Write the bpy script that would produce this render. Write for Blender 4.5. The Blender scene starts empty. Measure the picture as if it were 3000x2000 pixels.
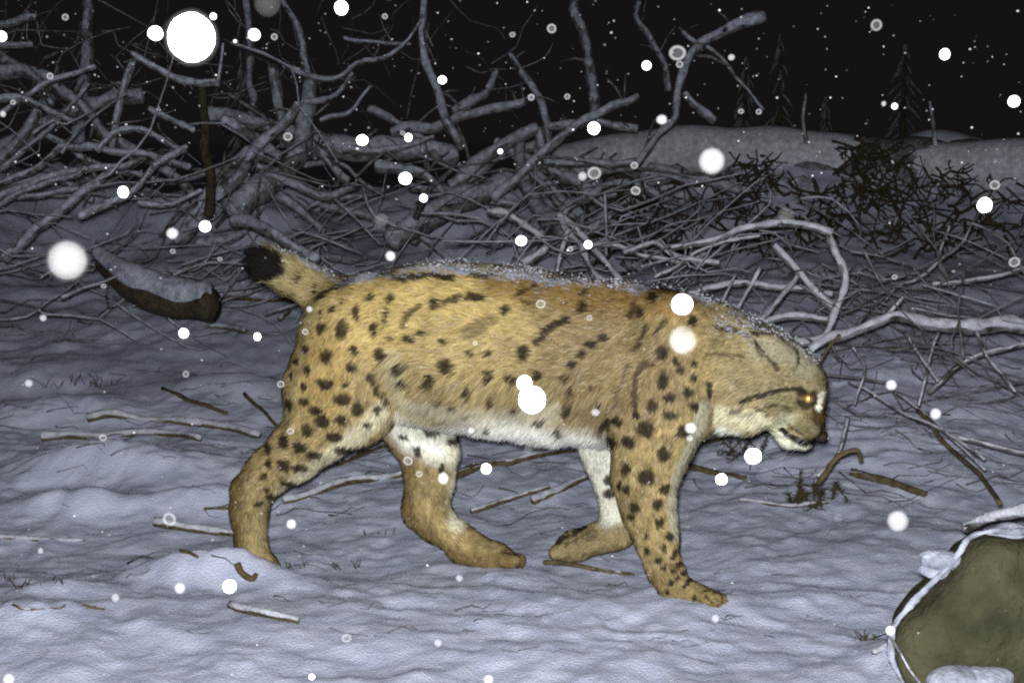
import bpy, math, random
import numpy as np
from mathutils import Vector

random.seed(7)
rng = np.random.default_rng(7)
SC = bpy.context.scene
COL = SC.collection

# ------------------------------------------------------------------ camera
CAM = np.array([0.0, 0.0, 0.95])
PITCH = math.radians(8.52)
FPX = 3231.0                      # focal length for a 2352 px wide picture
CX, CY = 1176.0, 784.0
cd = bpy.data.cameras.new('trail_camera')
cd.sensor_width = 36.0
cd.lens = 36.0 * FPX / 2352.0
cd.clip_start = 0.01
cd.clip_end = 600.0
cam = bpy.data.objects.new('trail_camera', cd)
COL.objects.link(cam)
cam.location = CAM
cam.rotation_euler = (math.radians(90) - PITCH, 0, 0)
SC.camera = cam

# ------------------------------------------------------------------ night sky
W = bpy.data.worlds.new('World'); SC.world = W; W.use_nodes = True
nt = W.node_tree
bg = nt.nodes['Background']
sky = nt.nodes.new('ShaderNodeTexSky'); sky.sky_type = 'NISHITA'; sky.sun_disc = False
sky.sun_elevation = math.radians(-6); sky.sun_rotation = math.radians(200)
sky_lift = nt.nodes.new('ShaderNodeMix'); sky_lift.data_type = 'RGBA'; sky_lift.blend_type = 'ADD'; sky_lift.inputs[0].default_value = 1.0
sky_lift.inputs[7].default_value = (0.058, 0.050, 0.052, 1)          # faint even glow added to the sky to lift the blacks
nt.links.new(sky.outputs[0], sky_lift.inputs[6]); nt.links.new(sky_lift.outputs[2], bg.inputs[0])
bg.inputs[1].default_value = 0.12

# ------------------------------------------------------------------ the camera's own flash
fl = bpy.data.lights.new('camera_flash', 'POINT')
fl.energy = 400.0; fl.color = (1.0, 0.985, 0.955); fl.shadow_soft_size = 0.022
flo = bpy.data.objects.new('camera_flash', fl); COL.objects.link(flo)
flo.location = (-0.012, 0.005, 0.985)

SC.view_settings.view_transform = 'Standard'
SC.view_settings.look = 'None'
SC.view_settings.exposure = 0.0
SC.view_settings.gamma = 1.0
SC.cycles.use_denoising = False            # keep the grain of a night exposure
SC.cycles.filter_width = 2.2
SC.cycles.max_bounces = 5
SC.cycles.diffuse_bounces = 2
SC.cycles.transparent_max_bounces = 24

# ------------------------------------------------------------------ helpers
cp, sp = math.cos(PITCH), math.sin(PITCH)
def ray(px, py):
    a = (np.asarray(px, float) - CX) / FPX; b = -(np.asarray(py, float) - CY) / FPX
    return np.stack([a, cp + b * sp, -sp + b * cp], -1)
def at(px, py, y):
    """point of the place seen at a picture position, at y metres in front of the camera"""
    d = ray(px, py)
    return CAM + d * (np.asarray(y, float) / d[..., 1])[..., None]

def hash2(ix, iy, s=0):
    h = (ix.astype(np.int64) * 374761393 + iy.astype(np.int64) * 668265263 + s * 1442695041) & 0xffffffff
    h = ((h ^ (h >> 13)) * 1274126177) & 0xffffffff
    return ((h ^ (h >> 16)) & 0xffff) / 65535.0
def noise2(x, y, s=0):
    ix = np.floor(x); iy = np.floor(y); fx = x - ix; fy = y - iy
    fx = fx * fx * fx * (fx * (fx * 6 - 15) + 10); fy = fy * fy * fy * (fy * (fy * 6 - 15) + 10)
    a = hash2(ix, iy, s); b = hash2(ix + 1, iy, s); c = hash2(ix, iy + 1, s); d = hash2(ix + 1, iy + 1, s)
    return (a * (1 - fx) + b * fx) * (1 - fy) + (c * (1 - fx) + d * fx) * fy - 0.5
def noise3(p, s=0):
    i = np.floor(p); f = p - i; f = f * f * (3 - 2 * f)
    out = 0
    for dx in (0, 1):
        for dy in (0, 1):
            for dz in (0, 1):
                w = (f[:, 0] if dx else 1 - f[:, 0]) * (f[:, 1] if dy else 1 - f[:, 1]) * (f[:, 2] if dz else 1 - f[:, 2])
                out = out + w * hash2(i[:, 0] + dx + 57 * (i[:, 2] + dz), i[:, 1] + dy + 131 * (i[:, 2] + dz), s)
    return out - 0.5

def mesh_np(name, V, F, smooth=True):
    """V (n,3); F (m,3) or (m,4) array"""
    V = np.asarray(V, np.float32); F = np.asarray(F, np.int32)
    me = bpy.data.meshes.new(name)
    me.vertices.add(len(V)); me.vertices.foreach_set('co', V.ravel())
    k = F.shape[1]
    me.loops.add(F.size); me.loops.foreach_set('vertex_index', F.ravel())
    me.polygons.add(len(F))
    me.polygons.foreach_set('loop_start', np.arange(0, F.size, k, dtype=np.int32))
    me.polygons.foreach_set('loop_total', np.full(len(F), k, np.int32))
    me.polygons.foreach_set('use_smooth', np.full(len(F), smooth))
    me.update(calc_edges=True)
    return me
def link(name, me, mat, parent=None, label=None, cat=None, group=None, kind=None):
    o = bpy.data.objects.new(name, me); COL.objects.link(o)
    if me is not None and mat is not None and not me.materials: me.materials.append(mat)
    if parent is not None: o.parent = parent
    if label: o['label'] = label
    if cat: o['category'] = cat
    if group: o['group'] = group
    if kind: o['kind'] = kind
    return o
def add_color(me, C):
    a = me.color_attributes.new('Col', 'FLOAT_COLOR', 'POINT')
    c4 = np.ones((len(C), 4), np.float32); c4[:, :3] = C
    a.data.foreach_set('color', c4.ravel())

# ------------------------------------------------------------------ materials
def mat_new(name):
    m = bpy.data.materials.new(name); m.use_nodes = True
    return m, m.node_tree, m.node_tree.nodes['Principled BSDF']
def mat_noise(name, c1, c2, scale=20, rough=0.8, bump=0.0, bscale=80, stretch=None, detail=6, spec=0.3):
    m, t, p = mat_new(name)
    tc = t.nodes.new('ShaderNodeTexCoord'); mp = t.nodes.new('ShaderNodeMapping')
    if stretch: mp.inputs['Scale'].default_value = stretch
    t.links.new(tc.outputs['Object'], mp.inputs[0])
    n = t.nodes.new('ShaderNodeTexNoise'); n.inputs['Scale'].default_value = scale; n.inputs['Detail'].default_value = detail
    t.links.new(mp.outputs[0], n.inputs['Vector'])
    r = t.nodes.new('ShaderNodeValToRGB')
    r.color_ramp.elements[0].position = 0.32; r.color_ramp.elements[1].position = 0.68
    r.color_ramp.elements[0].color = (*c1, 1); r.color_ramp.elements[1].color = (*c2, 1)
    t.links.new(n.outputs[0], r.inputs[0]); t.links.new(r.outputs[0], p.inputs['Base Color'])
    p.inputs['Roughness'].default_value = rough
    p.inputs['Specular IOR Level'].default_value = spec
    if bump:
        n2 = t.nodes.new('ShaderNodeTexNoise'); n2.inputs['Scale'].default_value = bscale; n2.inputs['Detail'].default_value = 5
        t.links.new(mp.outputs[0], n2.inputs['Vector'])
        b = t.nodes.new('ShaderNodeBump'); b.inputs['Strength'].default_value = 1.0; b.inputs['Distance'].default_value = bump
        t.links.new(n2.outputs[0], b.inputs['Height']); t.links.new(b.outputs[0], p.inputs['Normal'])
    return m
M_SNOW = mat_noise('snow', (0.53, 0.59, 0.79), (0.69, 0.74, 0.94), 14, 0.75, 0.0042, 190, stretch=(1, 1.3, 1))
M_SNOWN = mat_noise('branch_snow_brightened', (0.36, 0.38, 0.44), (0.66, 0.69, 0.80), 40, 0.85, 0.004, 130)  # brighter copy of the branch snow, light level put into the colour
M_SNOWB = mat_noise('branch_snow_dimmed', (0.19, 0.205, 0.245), (0.49, 0.53, 0.66), 40, 0.85, 0.004, 130)  # dimmer copy of the same snow, weaker light put into the colour
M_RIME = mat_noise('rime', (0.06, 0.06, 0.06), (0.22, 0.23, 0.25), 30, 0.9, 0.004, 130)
M_BARK = mat_noise('bark', (0.02, 0.016, 0.009), (0.065, 0.05, 0.028), 60, 0.85, 0.003, 120)
M_FROST = mat_noise('frosted_bark', (0.03, 0.026, 0.020), (0.235, 0.24, 0.265), 34, 0.9, 0.005, 110)
M_DRY = mat_noise('dry_wood', (0.05, 0.038, 0.017), (0.15, 0.115, 0.055), 50, 0.8, 0.002, 150)
M_ROCK = mat_noise('boulder', (0.038, 0.037, 0.022), (0.088, 0.083, 0.048), 16, 0.9, 0.010, 60, spec=.1, detail=14)
M_MOSS = mat_noise('dead_needles', (0.02, 0.018, 0.008), (0.075, 0.06, 0.025), 90, 0.9)
M_STALK = mat_noise('dead_grass', (0.03, 0.025, 0.012), (0.08, 0.06, 0.03), 60, 0.9)

def mat_attr(name, rough=0.7, spec=0.15):
    m, t, p = mat_new(name)
    a = t.nodes.new('ShaderNodeAttribute'); a.attribute_name = 'Col'
    t.links.new(a.outputs['Color'], p.inputs['Base Color'])
    p.inputs['Roughness'].default_value = rough; p.inputs['Specular IOR Level'].default_value = spec
    return m
M_COAT = mat_attr('lynx_coat', 0.85, 0.05)
M_FUR = mat_attr('lynx_fur', 0.65, 0.12)

# ------------------------------------------------------------------ snowy ground
# paws press the snow to these heights: (x, y, z)
PINS = []
MOUNDS = []      # (x, y, sx, sy, angle, h)
def base_h(x, y):
    t = np.clip((y - 3.2) / 3.0, 0, 1); t = t * t * (3 - 2 * t)
    z = 0.30 * t
    tb = np.clip((y - 5.2) / 2.2, 0, 1); tb = tb * tb * (3 - 2 * tb)
    z = z + tb * (.30 + .35 * noise2(x * 1.5, y * 1.8, 8) + .25 * noise2(x * 3.4, y * 4, 9)) * np.clip((9.5 - y) / 1.5, 0, 1)
    t2 = np.clip((y - 8) / 20, 0, 1); z = z - 1.2 * t2
    sr = np.clip((x - .35) / .7, 0, 1); sr = sr * sr * (3 - 2 * sr); ss = np.clip((y - 3.15) / 1.5, 0, 1); z = z + .16 * sr * ss * ss * (3 - 2 * ss)  # added slope turns the right-hand snow toward the flash to brighten it
    return z
def height(x, y):
    x = np.asarray(x, float); y = np.asarray(y, float)
    z = base_h(x, y)
    for mx, my, sx, sy, an, hh in MOUNDS:
        c, s = math.cos(an), math.sin(an)
        u = (x - mx) * c + (y - my) * s; v = -(x - mx) * s + (y - my) * c
        z = z + hh * np.exp(-(u / sx) ** 2 - (v / sy) ** 2)
    w1 = noise2(x * 1.3, y * 1.3, 3); w2 = noise2(x * 1.1 + 9, y * 1.7, 4)
    xs = x + 0.25 * w1; ys = y + 0.35 * w2 + 0.16 * x
    near = 1.1 + 0.5 * np.clip((y - 3) / 3, 0, 1)
    w3 = noise2(x * 3.7 + 5, y * 3.9, 5); w4 = noise2(x * 3.3, y * 4.1 + 3, 6)
    xs = xs + .12 * w3; ys = ys + .13 * w4
    rip = 0.020 * noise2(xs * 3.4, ys * 4.2, 11) + 0.014 * noise2(xs * 9, ys * 8.5, 12) + 0.0080 * noise2(xs * 22 + 3 * w1, ys * 19, 13)
    rip = rip + 0.0042 * noise2(x * 52 + 2 * w3, y * 40, 14) + .0022 * noise2(x * 80, y * 88, 18)
    yd = y - .75 * x + .45 * w1 + .2 * w3
    rip = rip + .010 * (.25 - np.abs(noise2(x * 2.6 + 2 * w4, yd * 6.5, 16))) + .006 * (.25 - np.abs(noise2(x * 6 + w3 * 2, (y + .5 * x + .2 * w4) * 12, 17)))
    crumb = np.clip(noise2(x * 30, y * 30, 19) - .33, 0, 1) * np.clip(noise2(x * 2.2, y * 2.2, 20) + .1, 0, 1)
    rip = rip + .10 * crumb
    big = 0.045 * noise2(x * 1.1, y * 1.9, 15)
    z = z + near * rip + big
    return z
def ground_z(x, y):
    z = height(x, y)
    if PINS:
        P = np.array(PINS)
        for p in P:
            h0 = float(height(p[0], p[1]))
            z = z + (p[2] - h0) * np.exp(-((np.asarray(x) - p[0]) ** 2 + (np.asarray(y) - p[1]) ** 2) / 0.11 ** 2)
    return z
def on_ground(px, py):
    d = ray(px, py); d = d / d[1]
    ys = np.linspace(1.6, 12, 1500)
    P = CAM + d * ys[:, None]
    g = ground_z(P[:, 0], P[:, 1])
    k = np.argmax(P[:, 2] < g)
    return P[k] if (P[:, 2] < g).any() else None

# ------------------------------------------------------------------ the lynx frame
YAW = math.radians(15)
LO = np.array([-0.05, 2.95, 0.0])
FW = np.array([math.cos(YAW), -math.sin(YAW), 0.0])     # forward
LT = np.array([math.sin(YAW), math.cos(YAW), 0.0])      # its left side (away from the camera)
UP = np.array([0, 0, 1.0])
def loc(px, py, v):
    """lynx-local (forward, left, up) of a picture position on the plane left = v"""
    d = ray(px, py)
    t = (v - (CAM - LO) @ LT) / (d @ LT)
    P = CAM + d * np.asarray(t)[..., None]
    q = P - LO
    return np.stack([q @ FW, q @ LT, q @ UP], -1), t * FPX / FPX
def seg_chain(pts, vs=1.0, k=0.03, limb=0, flip=False, fur=0.014):
    out = []
    P = []; R = []
    for (px, py, v, r) in pts:
        q, t = loc(px, py, v)
        P.append(q); R.append(r * float(t) / FPX)
    for i in range(len(pts) - 1):
        out.append(dict(a=P[i], b=P[i + 1], ra=R[i], rb=R[i + 1], vs=vs, k=k, limb=limb,
                        dir=(P[i] - P[i + 1] if flip else P[i + 1] - P[i]), fur=fur))
    return out

SEGS = []
# trunk, from rump to shoulders (hair runs backwards)
SEGS += seg_chain([(790, 742, 0, 92), (870, 772, 0, 144), (1000, 784, 0, 166), (1100, 796, 0, 172), (1200, 808, 0, 174), (1300, 819, 0, 170),
                   (1400, 827, 0, 165), (1500, 832, 0, 152), (1575, 838, 0, 134)], vs=0.80, k=0.04, flip=True, fur=0.021)
# neck
SEGS += seg_chain([(1560, 830, 0, 128), (1640, 838, 0, 112), (1710, 858, 0, 104), (1780, 878, -0.005, 96)], vs=0.85, k=0.05, flip=True, fur=0.017, limb=4)
SEGS += seg_chain([(1560, 880, 0, 100), (1580, 930, 0, 70)], vs=0.9, k=0.05, limb=0, fur=0.017)
# head
HV = -0.01
SEGS += seg_chain([(1785, 874, HV, 88), (1842, 878, HV, 52)], vs=0.95, k=0.025, limb=4, flip=True, fur=0.009)
SEGS += seg_chain([(1858, 880, HV, 34), (1868, 930, HV, 28), (1876, 985, HV, 21)], vs=0.85, k=0.012, limb=4, flip=True, fur=0.005)
SEGS += seg_chain([(1830, 925, HV, 40), (1846, 972, HV, 34)], vs=1.0, k=0.012, limb=4, flip=True, fur=0.005)
SEGS += seg_chain([(1790, 960, HV, 32), (1814, 1006, HV, 23), (1846, 1015, HV, 16)], vs=1.2, k=0.008, limb=4, flip=True, fur=0.007)
SEGS += seg_chain([(1770, 920, -0.05, 46), (1715, 945, -0.06, 40), (1672, 962, -0.06, 24)], vs=0.8, k=0.03, limb=4, fur=0.026)
SEGS += seg_chain([(1770, 920, 0.04, 46), (1715, 945, 0.05, 40), (1672, 962, 0.05, 24)], vs=0.8, k=0.03, limb=4, fur=0.026)
SEGS += seg_chain([(1838, 966, -0.040, 26), (1866, 988, -0.032, 22)], vs=1.0, k=0.006, limb=4, flip=True, fur=0.006)
SEGS += seg_chain([(1838, 966, 0.020, 26), (1866, 988, 0.012, 22)], vs=1.0, k=0.006, limb=4, flip=True, fur=0.006)
# ears laid back
SEGS += seg_chain([(1800, 826, -0.062, 34), (1764, 792, -0.086, 25), (1730, 764, -0.102, 7)], vs=0.5, k=0.007, limb=4, fur=0.007)
SEGS += seg_chain([(1812, 815, 0.045, 32), (1786, 780, 0.062, 23), (1760, 750, 0.075, 7)], vs=0.5, k=0.007, limb=4, fur=0.007)
# near hind leg, pushed back
NH = -0.085
SEGS += seg_chain([(815, 780, -0.05, 112), (795, 870, -0.07, 112), (815, 930, NH, 84)], vs=0.62, k=0.04, limb=1, fur=0.014)
SEGS += seg_chain([(745, 800, -0.05, 58), (722, 880, -0.065, 56), (715, 950, -0.07, 58)], vs=0.8, k=0.04, limb=1, fur=0.012)
SEGS += seg_chain([(810, 930, NH, 84), (735, 990, NH, 66), (675, 1040, NH, 56), (612, 1088, NH, 46), (578, 1126, NH, 39), (572, 1180, NH, 34), (577, 1240, NH, 31), (584, 1285, NH, 33)], vs=0.8, k=0.03, limb=1, fur=0.013)
SEGS += seg_chain([(584, 1285, NH, 34), (606, 1306, NH, 30), (622, 1316, NH, 22)], vs=1.15, k=0.02, limb=1, fur=0.007)
# far hind leg
FH = 0.075
SEGS += seg_chain([(900, 850, 0.05, 110), (950, 950, FH, 84), (988, 1030, FH, 60), (985, 1100, FH, 51), (975, 1165, FH, 46), (1012, 1208, FH, 38), (1065, 1252, FH, 35), (1110, 1272, FH, 33)], vs=0.8, k=0.03, limb=2, fur=0.013)
SEGS += seg_chain([(1100, 1272, FH, 34), (1140, 1280, FH, 31), (1170, 1288, FH, 22)], vs=1.15, k=0.02, limb=2, fur=0.007)
# near foreleg
NF = -0.085
SEGS += seg_chain([(1535, 760, -0.055, 80), (1535, 860, -0.07, 104), (1515, 950, NF, 94), (1492, 1030, NF, 80), (1478, 1095, NF, 62), (1490, 1170, NF, 48), (1508, 1240, NF, 38), (1528, 1310, NF, 34), (1552, 1352, NF, 33)], vs=0.66, k=0.04, limb=1, fur=0.013)
SEGS += seg_chain([(1550, 1356, NF, 32), (1595, 1368, NF, 29), (1632, 1374, NF, 21)], vs=1.2, k=0.02, limb=1, fur=0.006)
# far foreleg, lifted with the paw folded back
FF = 0.07
SEGS += seg_chain([(1430, 930, 0.05, 100), (1402, 1000, FF, 72), (1398, 1060, FF, 52), (1412, 1120, FF, 42), (1424, 1180, FF, 42), (1420, 1218, FF, 34), (1372, 1236, FF, 31), (1320, 1254, FF, 31), (1292, 1266, FF, 21)], vs=0.85, k=0.025, limb=3, fur=0.009)
# tail
SEGS += seg_chain([(770, 682, 0, 42), (720, 660, 0, 35), (668, 632, 0, 32), (625, 612, 0, 27), (604, 604, 0, 22)], vs=1.0, k=0.03, limb=5, fur=0.020)
# toes
for (px, py, v, r) in [(1642, 1378, NF - 0.030, 17), (1654, 1379, NF - 0.008, 18), (1650, 1377, NF + 0.016, 17),
                       (1178, 1290, FH - 0.030, 18), (1188, 1289, FH - 0.006, 19), (1183, 1288, FH + 0.018, 18)]:
    SEGS += seg_chain([(px - 22, py - 5, v, r), (px, py, v, r)], vs=1.0, k=0.004, limb=1 if px > 1500 else 2, fur=0.005)
for v in (FF - 0.026, FF - 0.004, FF + 0.018):
    SEGS += seg_chain([(1302, 1262, v, 16), (1278, 1268, v, 15)], vs=1.0, k=0.004, limb=3, fur=0.005)

def seg_d(s, P):
    a, b = s['a'].copy(), s['b'].copy()
    sc = np.array([1, 1 / s['vs'], 1.0])
    Q = (P - a) * sc; ab = (b - a) * sc
    t = np.clip((Q @ ab) / (ab @ ab + 1e-12), 0, 1)
    return np.linalg.norm(Q - t[..., None] * ab, axis=-1) - (s['ra'] + t * (s['rb'] - s['ra']))
def smin(a, b, k):
    h = np.clip(k - np.abs(a - b), 0, None) / k
    return np.minimum(a, b) - h * h * k * 0.25
def build_sdf(h):
    lo = np.array([-0.72, -0.21, -0.10]); hi = np.array([0.78, 0.21, 0.74])
    n = np.ceil((hi - lo) / h).astype(int) + 1
    F = np.full(n, 1.0, np.float32)
    ax = [lo[i] + h * np.arange(n[i]) for i in range(3)]
    for s in SEGS:
        m = s['k'] + 0.02
        r = max(s['ra'], s['rb'])
        bl = np.minimum(s['a'], s['b']) - r - m; bh = np.maximum(s['a'], s['b']) + r + m
        i0 = np.clip(np.floor((bl - lo) / h).astype(int), 0, n - 1); i1 = np.clip(np.ceil((bh - lo) / h).astype(int) + 1, 1, n)
        G = np.stack(np.meshgrid(ax[0][i0[0]:i1[0]], ax[1][i0[1]:i1[1]], ax[2][i0[2]:i1[2]], indexing='ij'), -1)
        d = seg_d(s, G).astype(np.float32)
        sl = tuple(slice(i0[i], i1[i]) for i in range(3))
        F[sl] = smin(F[sl], d, s['k'])
    return F, lo
def surface_nets(F, lo, h):
    S = F < 0
    nx, ny, nz = F.shape
    cnt = np.zeros((nx - 1, ny - 1, nz - 1), np.int8)
    for dx in (0, 1):
        for dy in (0, 1):
            for dz in (0, 1):
                cnt += S[dx:nx - 1 + dx, dy:ny - 1 + dy, dz:nz - 1 + dz]
    I = np.argwhere((cnt > 0) & (cnt < 8))
    idx = np.full(cnt.shape, -1, np.int64); idx[tuple(I.T)] = np.arange(len(I))
    acc = np.zeros((len(I), 3)); num = np.zeros(len(I))
    C = [(a, b, c) for a in (0, 1) for b in (0, 1) for c in (0, 1)]
    val = {c: F[I[:, 0] + c[0], I[:, 1] + c[1], I[:, 2] + c[2]] for c in C}
    for c in C:
        for ax in range(3):
            if c[ax] == 0:
                e = list(c); e[ax] = 1; e = tuple(e)
                f0, f1 = val[c], val[e]; m = (f0 < 0) != (f1 < 0)
                t = np.where(m, f0 / np.where(m, f0 - f1, 1), 0)
                p = np.tile(np.array(c, float), (len(I), 1)); p[:, ax] = t
                acc[m] += p[m]; num[m] += 1
    V = lo + h * (I + acc / num[:, None])
    quads = []
    for ax in range(3):
        u, w = (ax + 1) % 3, (ax + 2) % 3
        A = np.take(S, range(F.shape[ax] - 1), ax); B = np.take(S, range(1, F.shape[ax]), ax)
        E = np.argwhere(A != B)
        E = E[(E[:, u] > 0) & (E[:, w] > 0) & (E[:, u] < F.shape[u] - 1) & (E[:, w] < F.shape[w] - 1)]
        fl_ = A[tuple(E.T)]
        def cell(du, dw):
            q = E.copy(); q[:, u] -= du; q[:, w] -= dw
            return idx[tuple(q.T)]
        q = np.stack([cell(1, 1), cell(0, 1), cell(0, 0), cell(1, 0)], 1)
        q[~fl_] = q[~fl_][:, ::-1]
        quads.append(q)
    Q = np.concatenate(quads)
    return V, Q[(Q >= 0).all(1)]
def to_world(P):
    return LO + P[:, :1] * FW + P[:, 1:2] * LT + P[:, 2:3] * UP

HG = 0.0062
Fs, flo_ = build_sdf(HG)
LV, LQ = surface_nets(Fs, flo_, HG)
# relax a little
e = np.concatenate([LQ[:, [0, 1]], LQ[:, [1, 2]], LQ[:, [2, 3]], LQ[:, [3, 0]]])
for it in range(2):
    s_ = np.zeros_like(LV); c_ = np.zeros(len(LV))
    np.add.at(s_, e[:, 0], LV[e[:, 1]]); np.add.at(c_, e[:, 0], 1)
    LV = LV * 0.5 + 0.5 * s_ / np.maximum(c_, 1)[:, None]

def surf_point(px, py, v0=-0.2):
    """first point of the body seen at a picture position"""
    q0, t0 = loc(px, py, -0.2); q1, t1 = loc(px, py, 0.12)
    tt = np.linspace(0, 1, 700)[:, None]; P = q0 + (q1 - q0) * tt
    ij = np.clip(np.round((P - flo_) / HG).astype(int), 0, np.array(Fs.shape) - 1)
    ins = Fs[ij[:, 0], ij[:, 1], ij[:, 2]] < 0.0
    return (P[np.argmax(ins)] if ins.any() else None), (q1 - q0) / np.linalg.norm(q1 - q0)
def skin(px, py, v):
    """side-plane position (forward, up) of a mark on the skin"""
    p, _ = surf_point(px, py)
    if p is None: p, _ = loc(px, py, v)
    return p
def _vn(V, Q):
    n = np.cross(V[Q[:, 2]] - V[Q[:, 0]], V[Q[:, 3]] - V[Q[:, 1]]); N = np.zeros_like(V)
    for i in range(4): np.add.at(N, Q[:, i], n)
    return N / (np.linalg.norm(N, axis=1, keepdims=True) + 1e-12)
LV = LV + _vn(LV, LQ) * (.010 * noise3(LV * 13, 7) + .006 * noise3(LV * 30, 8))[:, None]
# ------------------------------------------------------------------ lynx coat: spots and patches in the animal's own side plane
Z1 = lambda x, y: (470.4 + 0.37 * x, 533.1 + 0.37 * y)
Z2 = lambda x, y: (1176 + 0.37 * x, 548.8 + 0.37 * y)
Z3 = lambda x, y: (470.4 + 0.37 * x, 901.6 + 0.37 * y)
Z4 = lambda x, y: (1176 + 0.37 * x, 940.8 + 0.37 * y)
SP1 = '''855,435,14,10 1035,405,26,16 1170,415,20,28 945,500,18,42 1130,520,14,36 790,485,18,16 725,495,14,10 720,600,26,28 855,605,34,50
1060,600,24,34 1160,660,22,12 1425,450,28,30 1275,660,36,20 1340,630,20,12 1480,680,24,18 1870,490,24,28 1990,750,32,45 625,725,24,20 570,800,18,16
640,850,28,22 755,770,38,34 930,730,18,28 1095,755,30,34 910,840,34,28 1225,835,26,28 1505,835,42,45 1645,750,22,22 1760,750,18,14 535,890,18,14
615,955,22,22 755,940,52,28 1050,905,30,28 885,945,14,10 1255,920,32,24 1400,920,32,36 1765,885,30,28 1650,980,22,30 1905,905,34,22 2075,885,30,26
1085,975,26,30 1150,1025,18,18 530,1070,30,34 620,1050,34,22 690,1105,44,22 860,1040,52,30 955,1095,30,44 735,1170,42,30 845,1165,32,30 1075,1100,18,18
1010,1195,18,18 640,1230,34,32 805,1270,42,32 495,1300,36,38 590,1330,38,32 865,1345,42,22 675,1385,36,28 395,1345,26,30 490,1445,34,34 600,1460,38,26
395,1440,22,20 750,1475,26,24 365,1515,18,16 1800,1020,22,30 1945,1075,18,22 2100,1140,26,22 2265,1075,20,32 2250,890,24,20 1780,1190,14,26 2225,1200,18,32
1475,1030,16,14 1570,1060,16,18 1660,1110,16,16 495,235,16,28 585,290,14,32 690,360,12,30'''
SP1F = '1410,1230,42,36 1225,1270,24,16 1325,1360,18,34 1570,1280,30,16 1470,1470,14,22'
SP2 = '''435,430,24,30 790,455,20,22 870,370,30,18 570,610,26,22 490,660,24,20 440,715,22,20 380,770,26,22 330,850,28,20 1125,510,24,28 930,705,32,36
935,880,26,50 1020,760,16,14 1050,815,20,20 1130,780,16,18 1130,860,16,20 1090,955,22,24 975,980,32,20 870,1030,28,34 1130,1035,18,22 980,1090,36,22
770,1090,22,16 660,1130,30,22 820,1180,44,44 630,1260,32,28 725,1255,34,34 1065,1190,30,34 935,1335,36,40 600,1140,20,30 560,1010,12,30 365,1030,22,32
360,935,16,18 190,1095,24,18 320,1160,16,28 500,920,16,16 710,1430,28,36 835,1480,46,46 670,1530,14,26 940,1545,24,24 1225,930,13,48 1275,960,13,30'''
SP3 = '515,560,40,16 405,645,20,18 340,690,26,10 370,605,14,12'
SP4 = '''715,490,22,22 905,585,24,26 760,605,26,26 745,665,20,20 910,700,22,28 830,780,10,20 975,785,16,24 935,860,14,14 840,870,16,16 1010,880,12,22
910,935,18,14 985,915,10,10 1020,970,14,14 940,990,14,12 1000,1000,9,9 1025,1050,12,12 985,1080,10,10 1060,1020,10,10 1095,1070,10,10 1075,1095,10,10 970,1140,10,10 1130,1165,10,10'''
SP4F = '600,440,22,28 600,525,30,28'
def parse(s, Z, v, far):
    out = []
    for tok in s.split():
        x, y, rx, ry = map(float, tok.split(','))
        px, py = Z(x, y)
        _, t = loc(px, py, v); q = skin(px, py, v); m = float(t) * 0.37 / FPX
        out.append((q[0], q[2], rx * m, ry * m, far))
    return out
SPOTS = parse(SP1, Z1, -0.10, 0) + parse(SP1F, Z1, 0.04, 2) + parse(SP2, Z2, -0.10, 0) + parse(SP3, Z3, -0.10, 0) + parse(SP4, Z4, -0.10, 0) + parse(SP4F, Z4, 0.03, 3)
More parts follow.
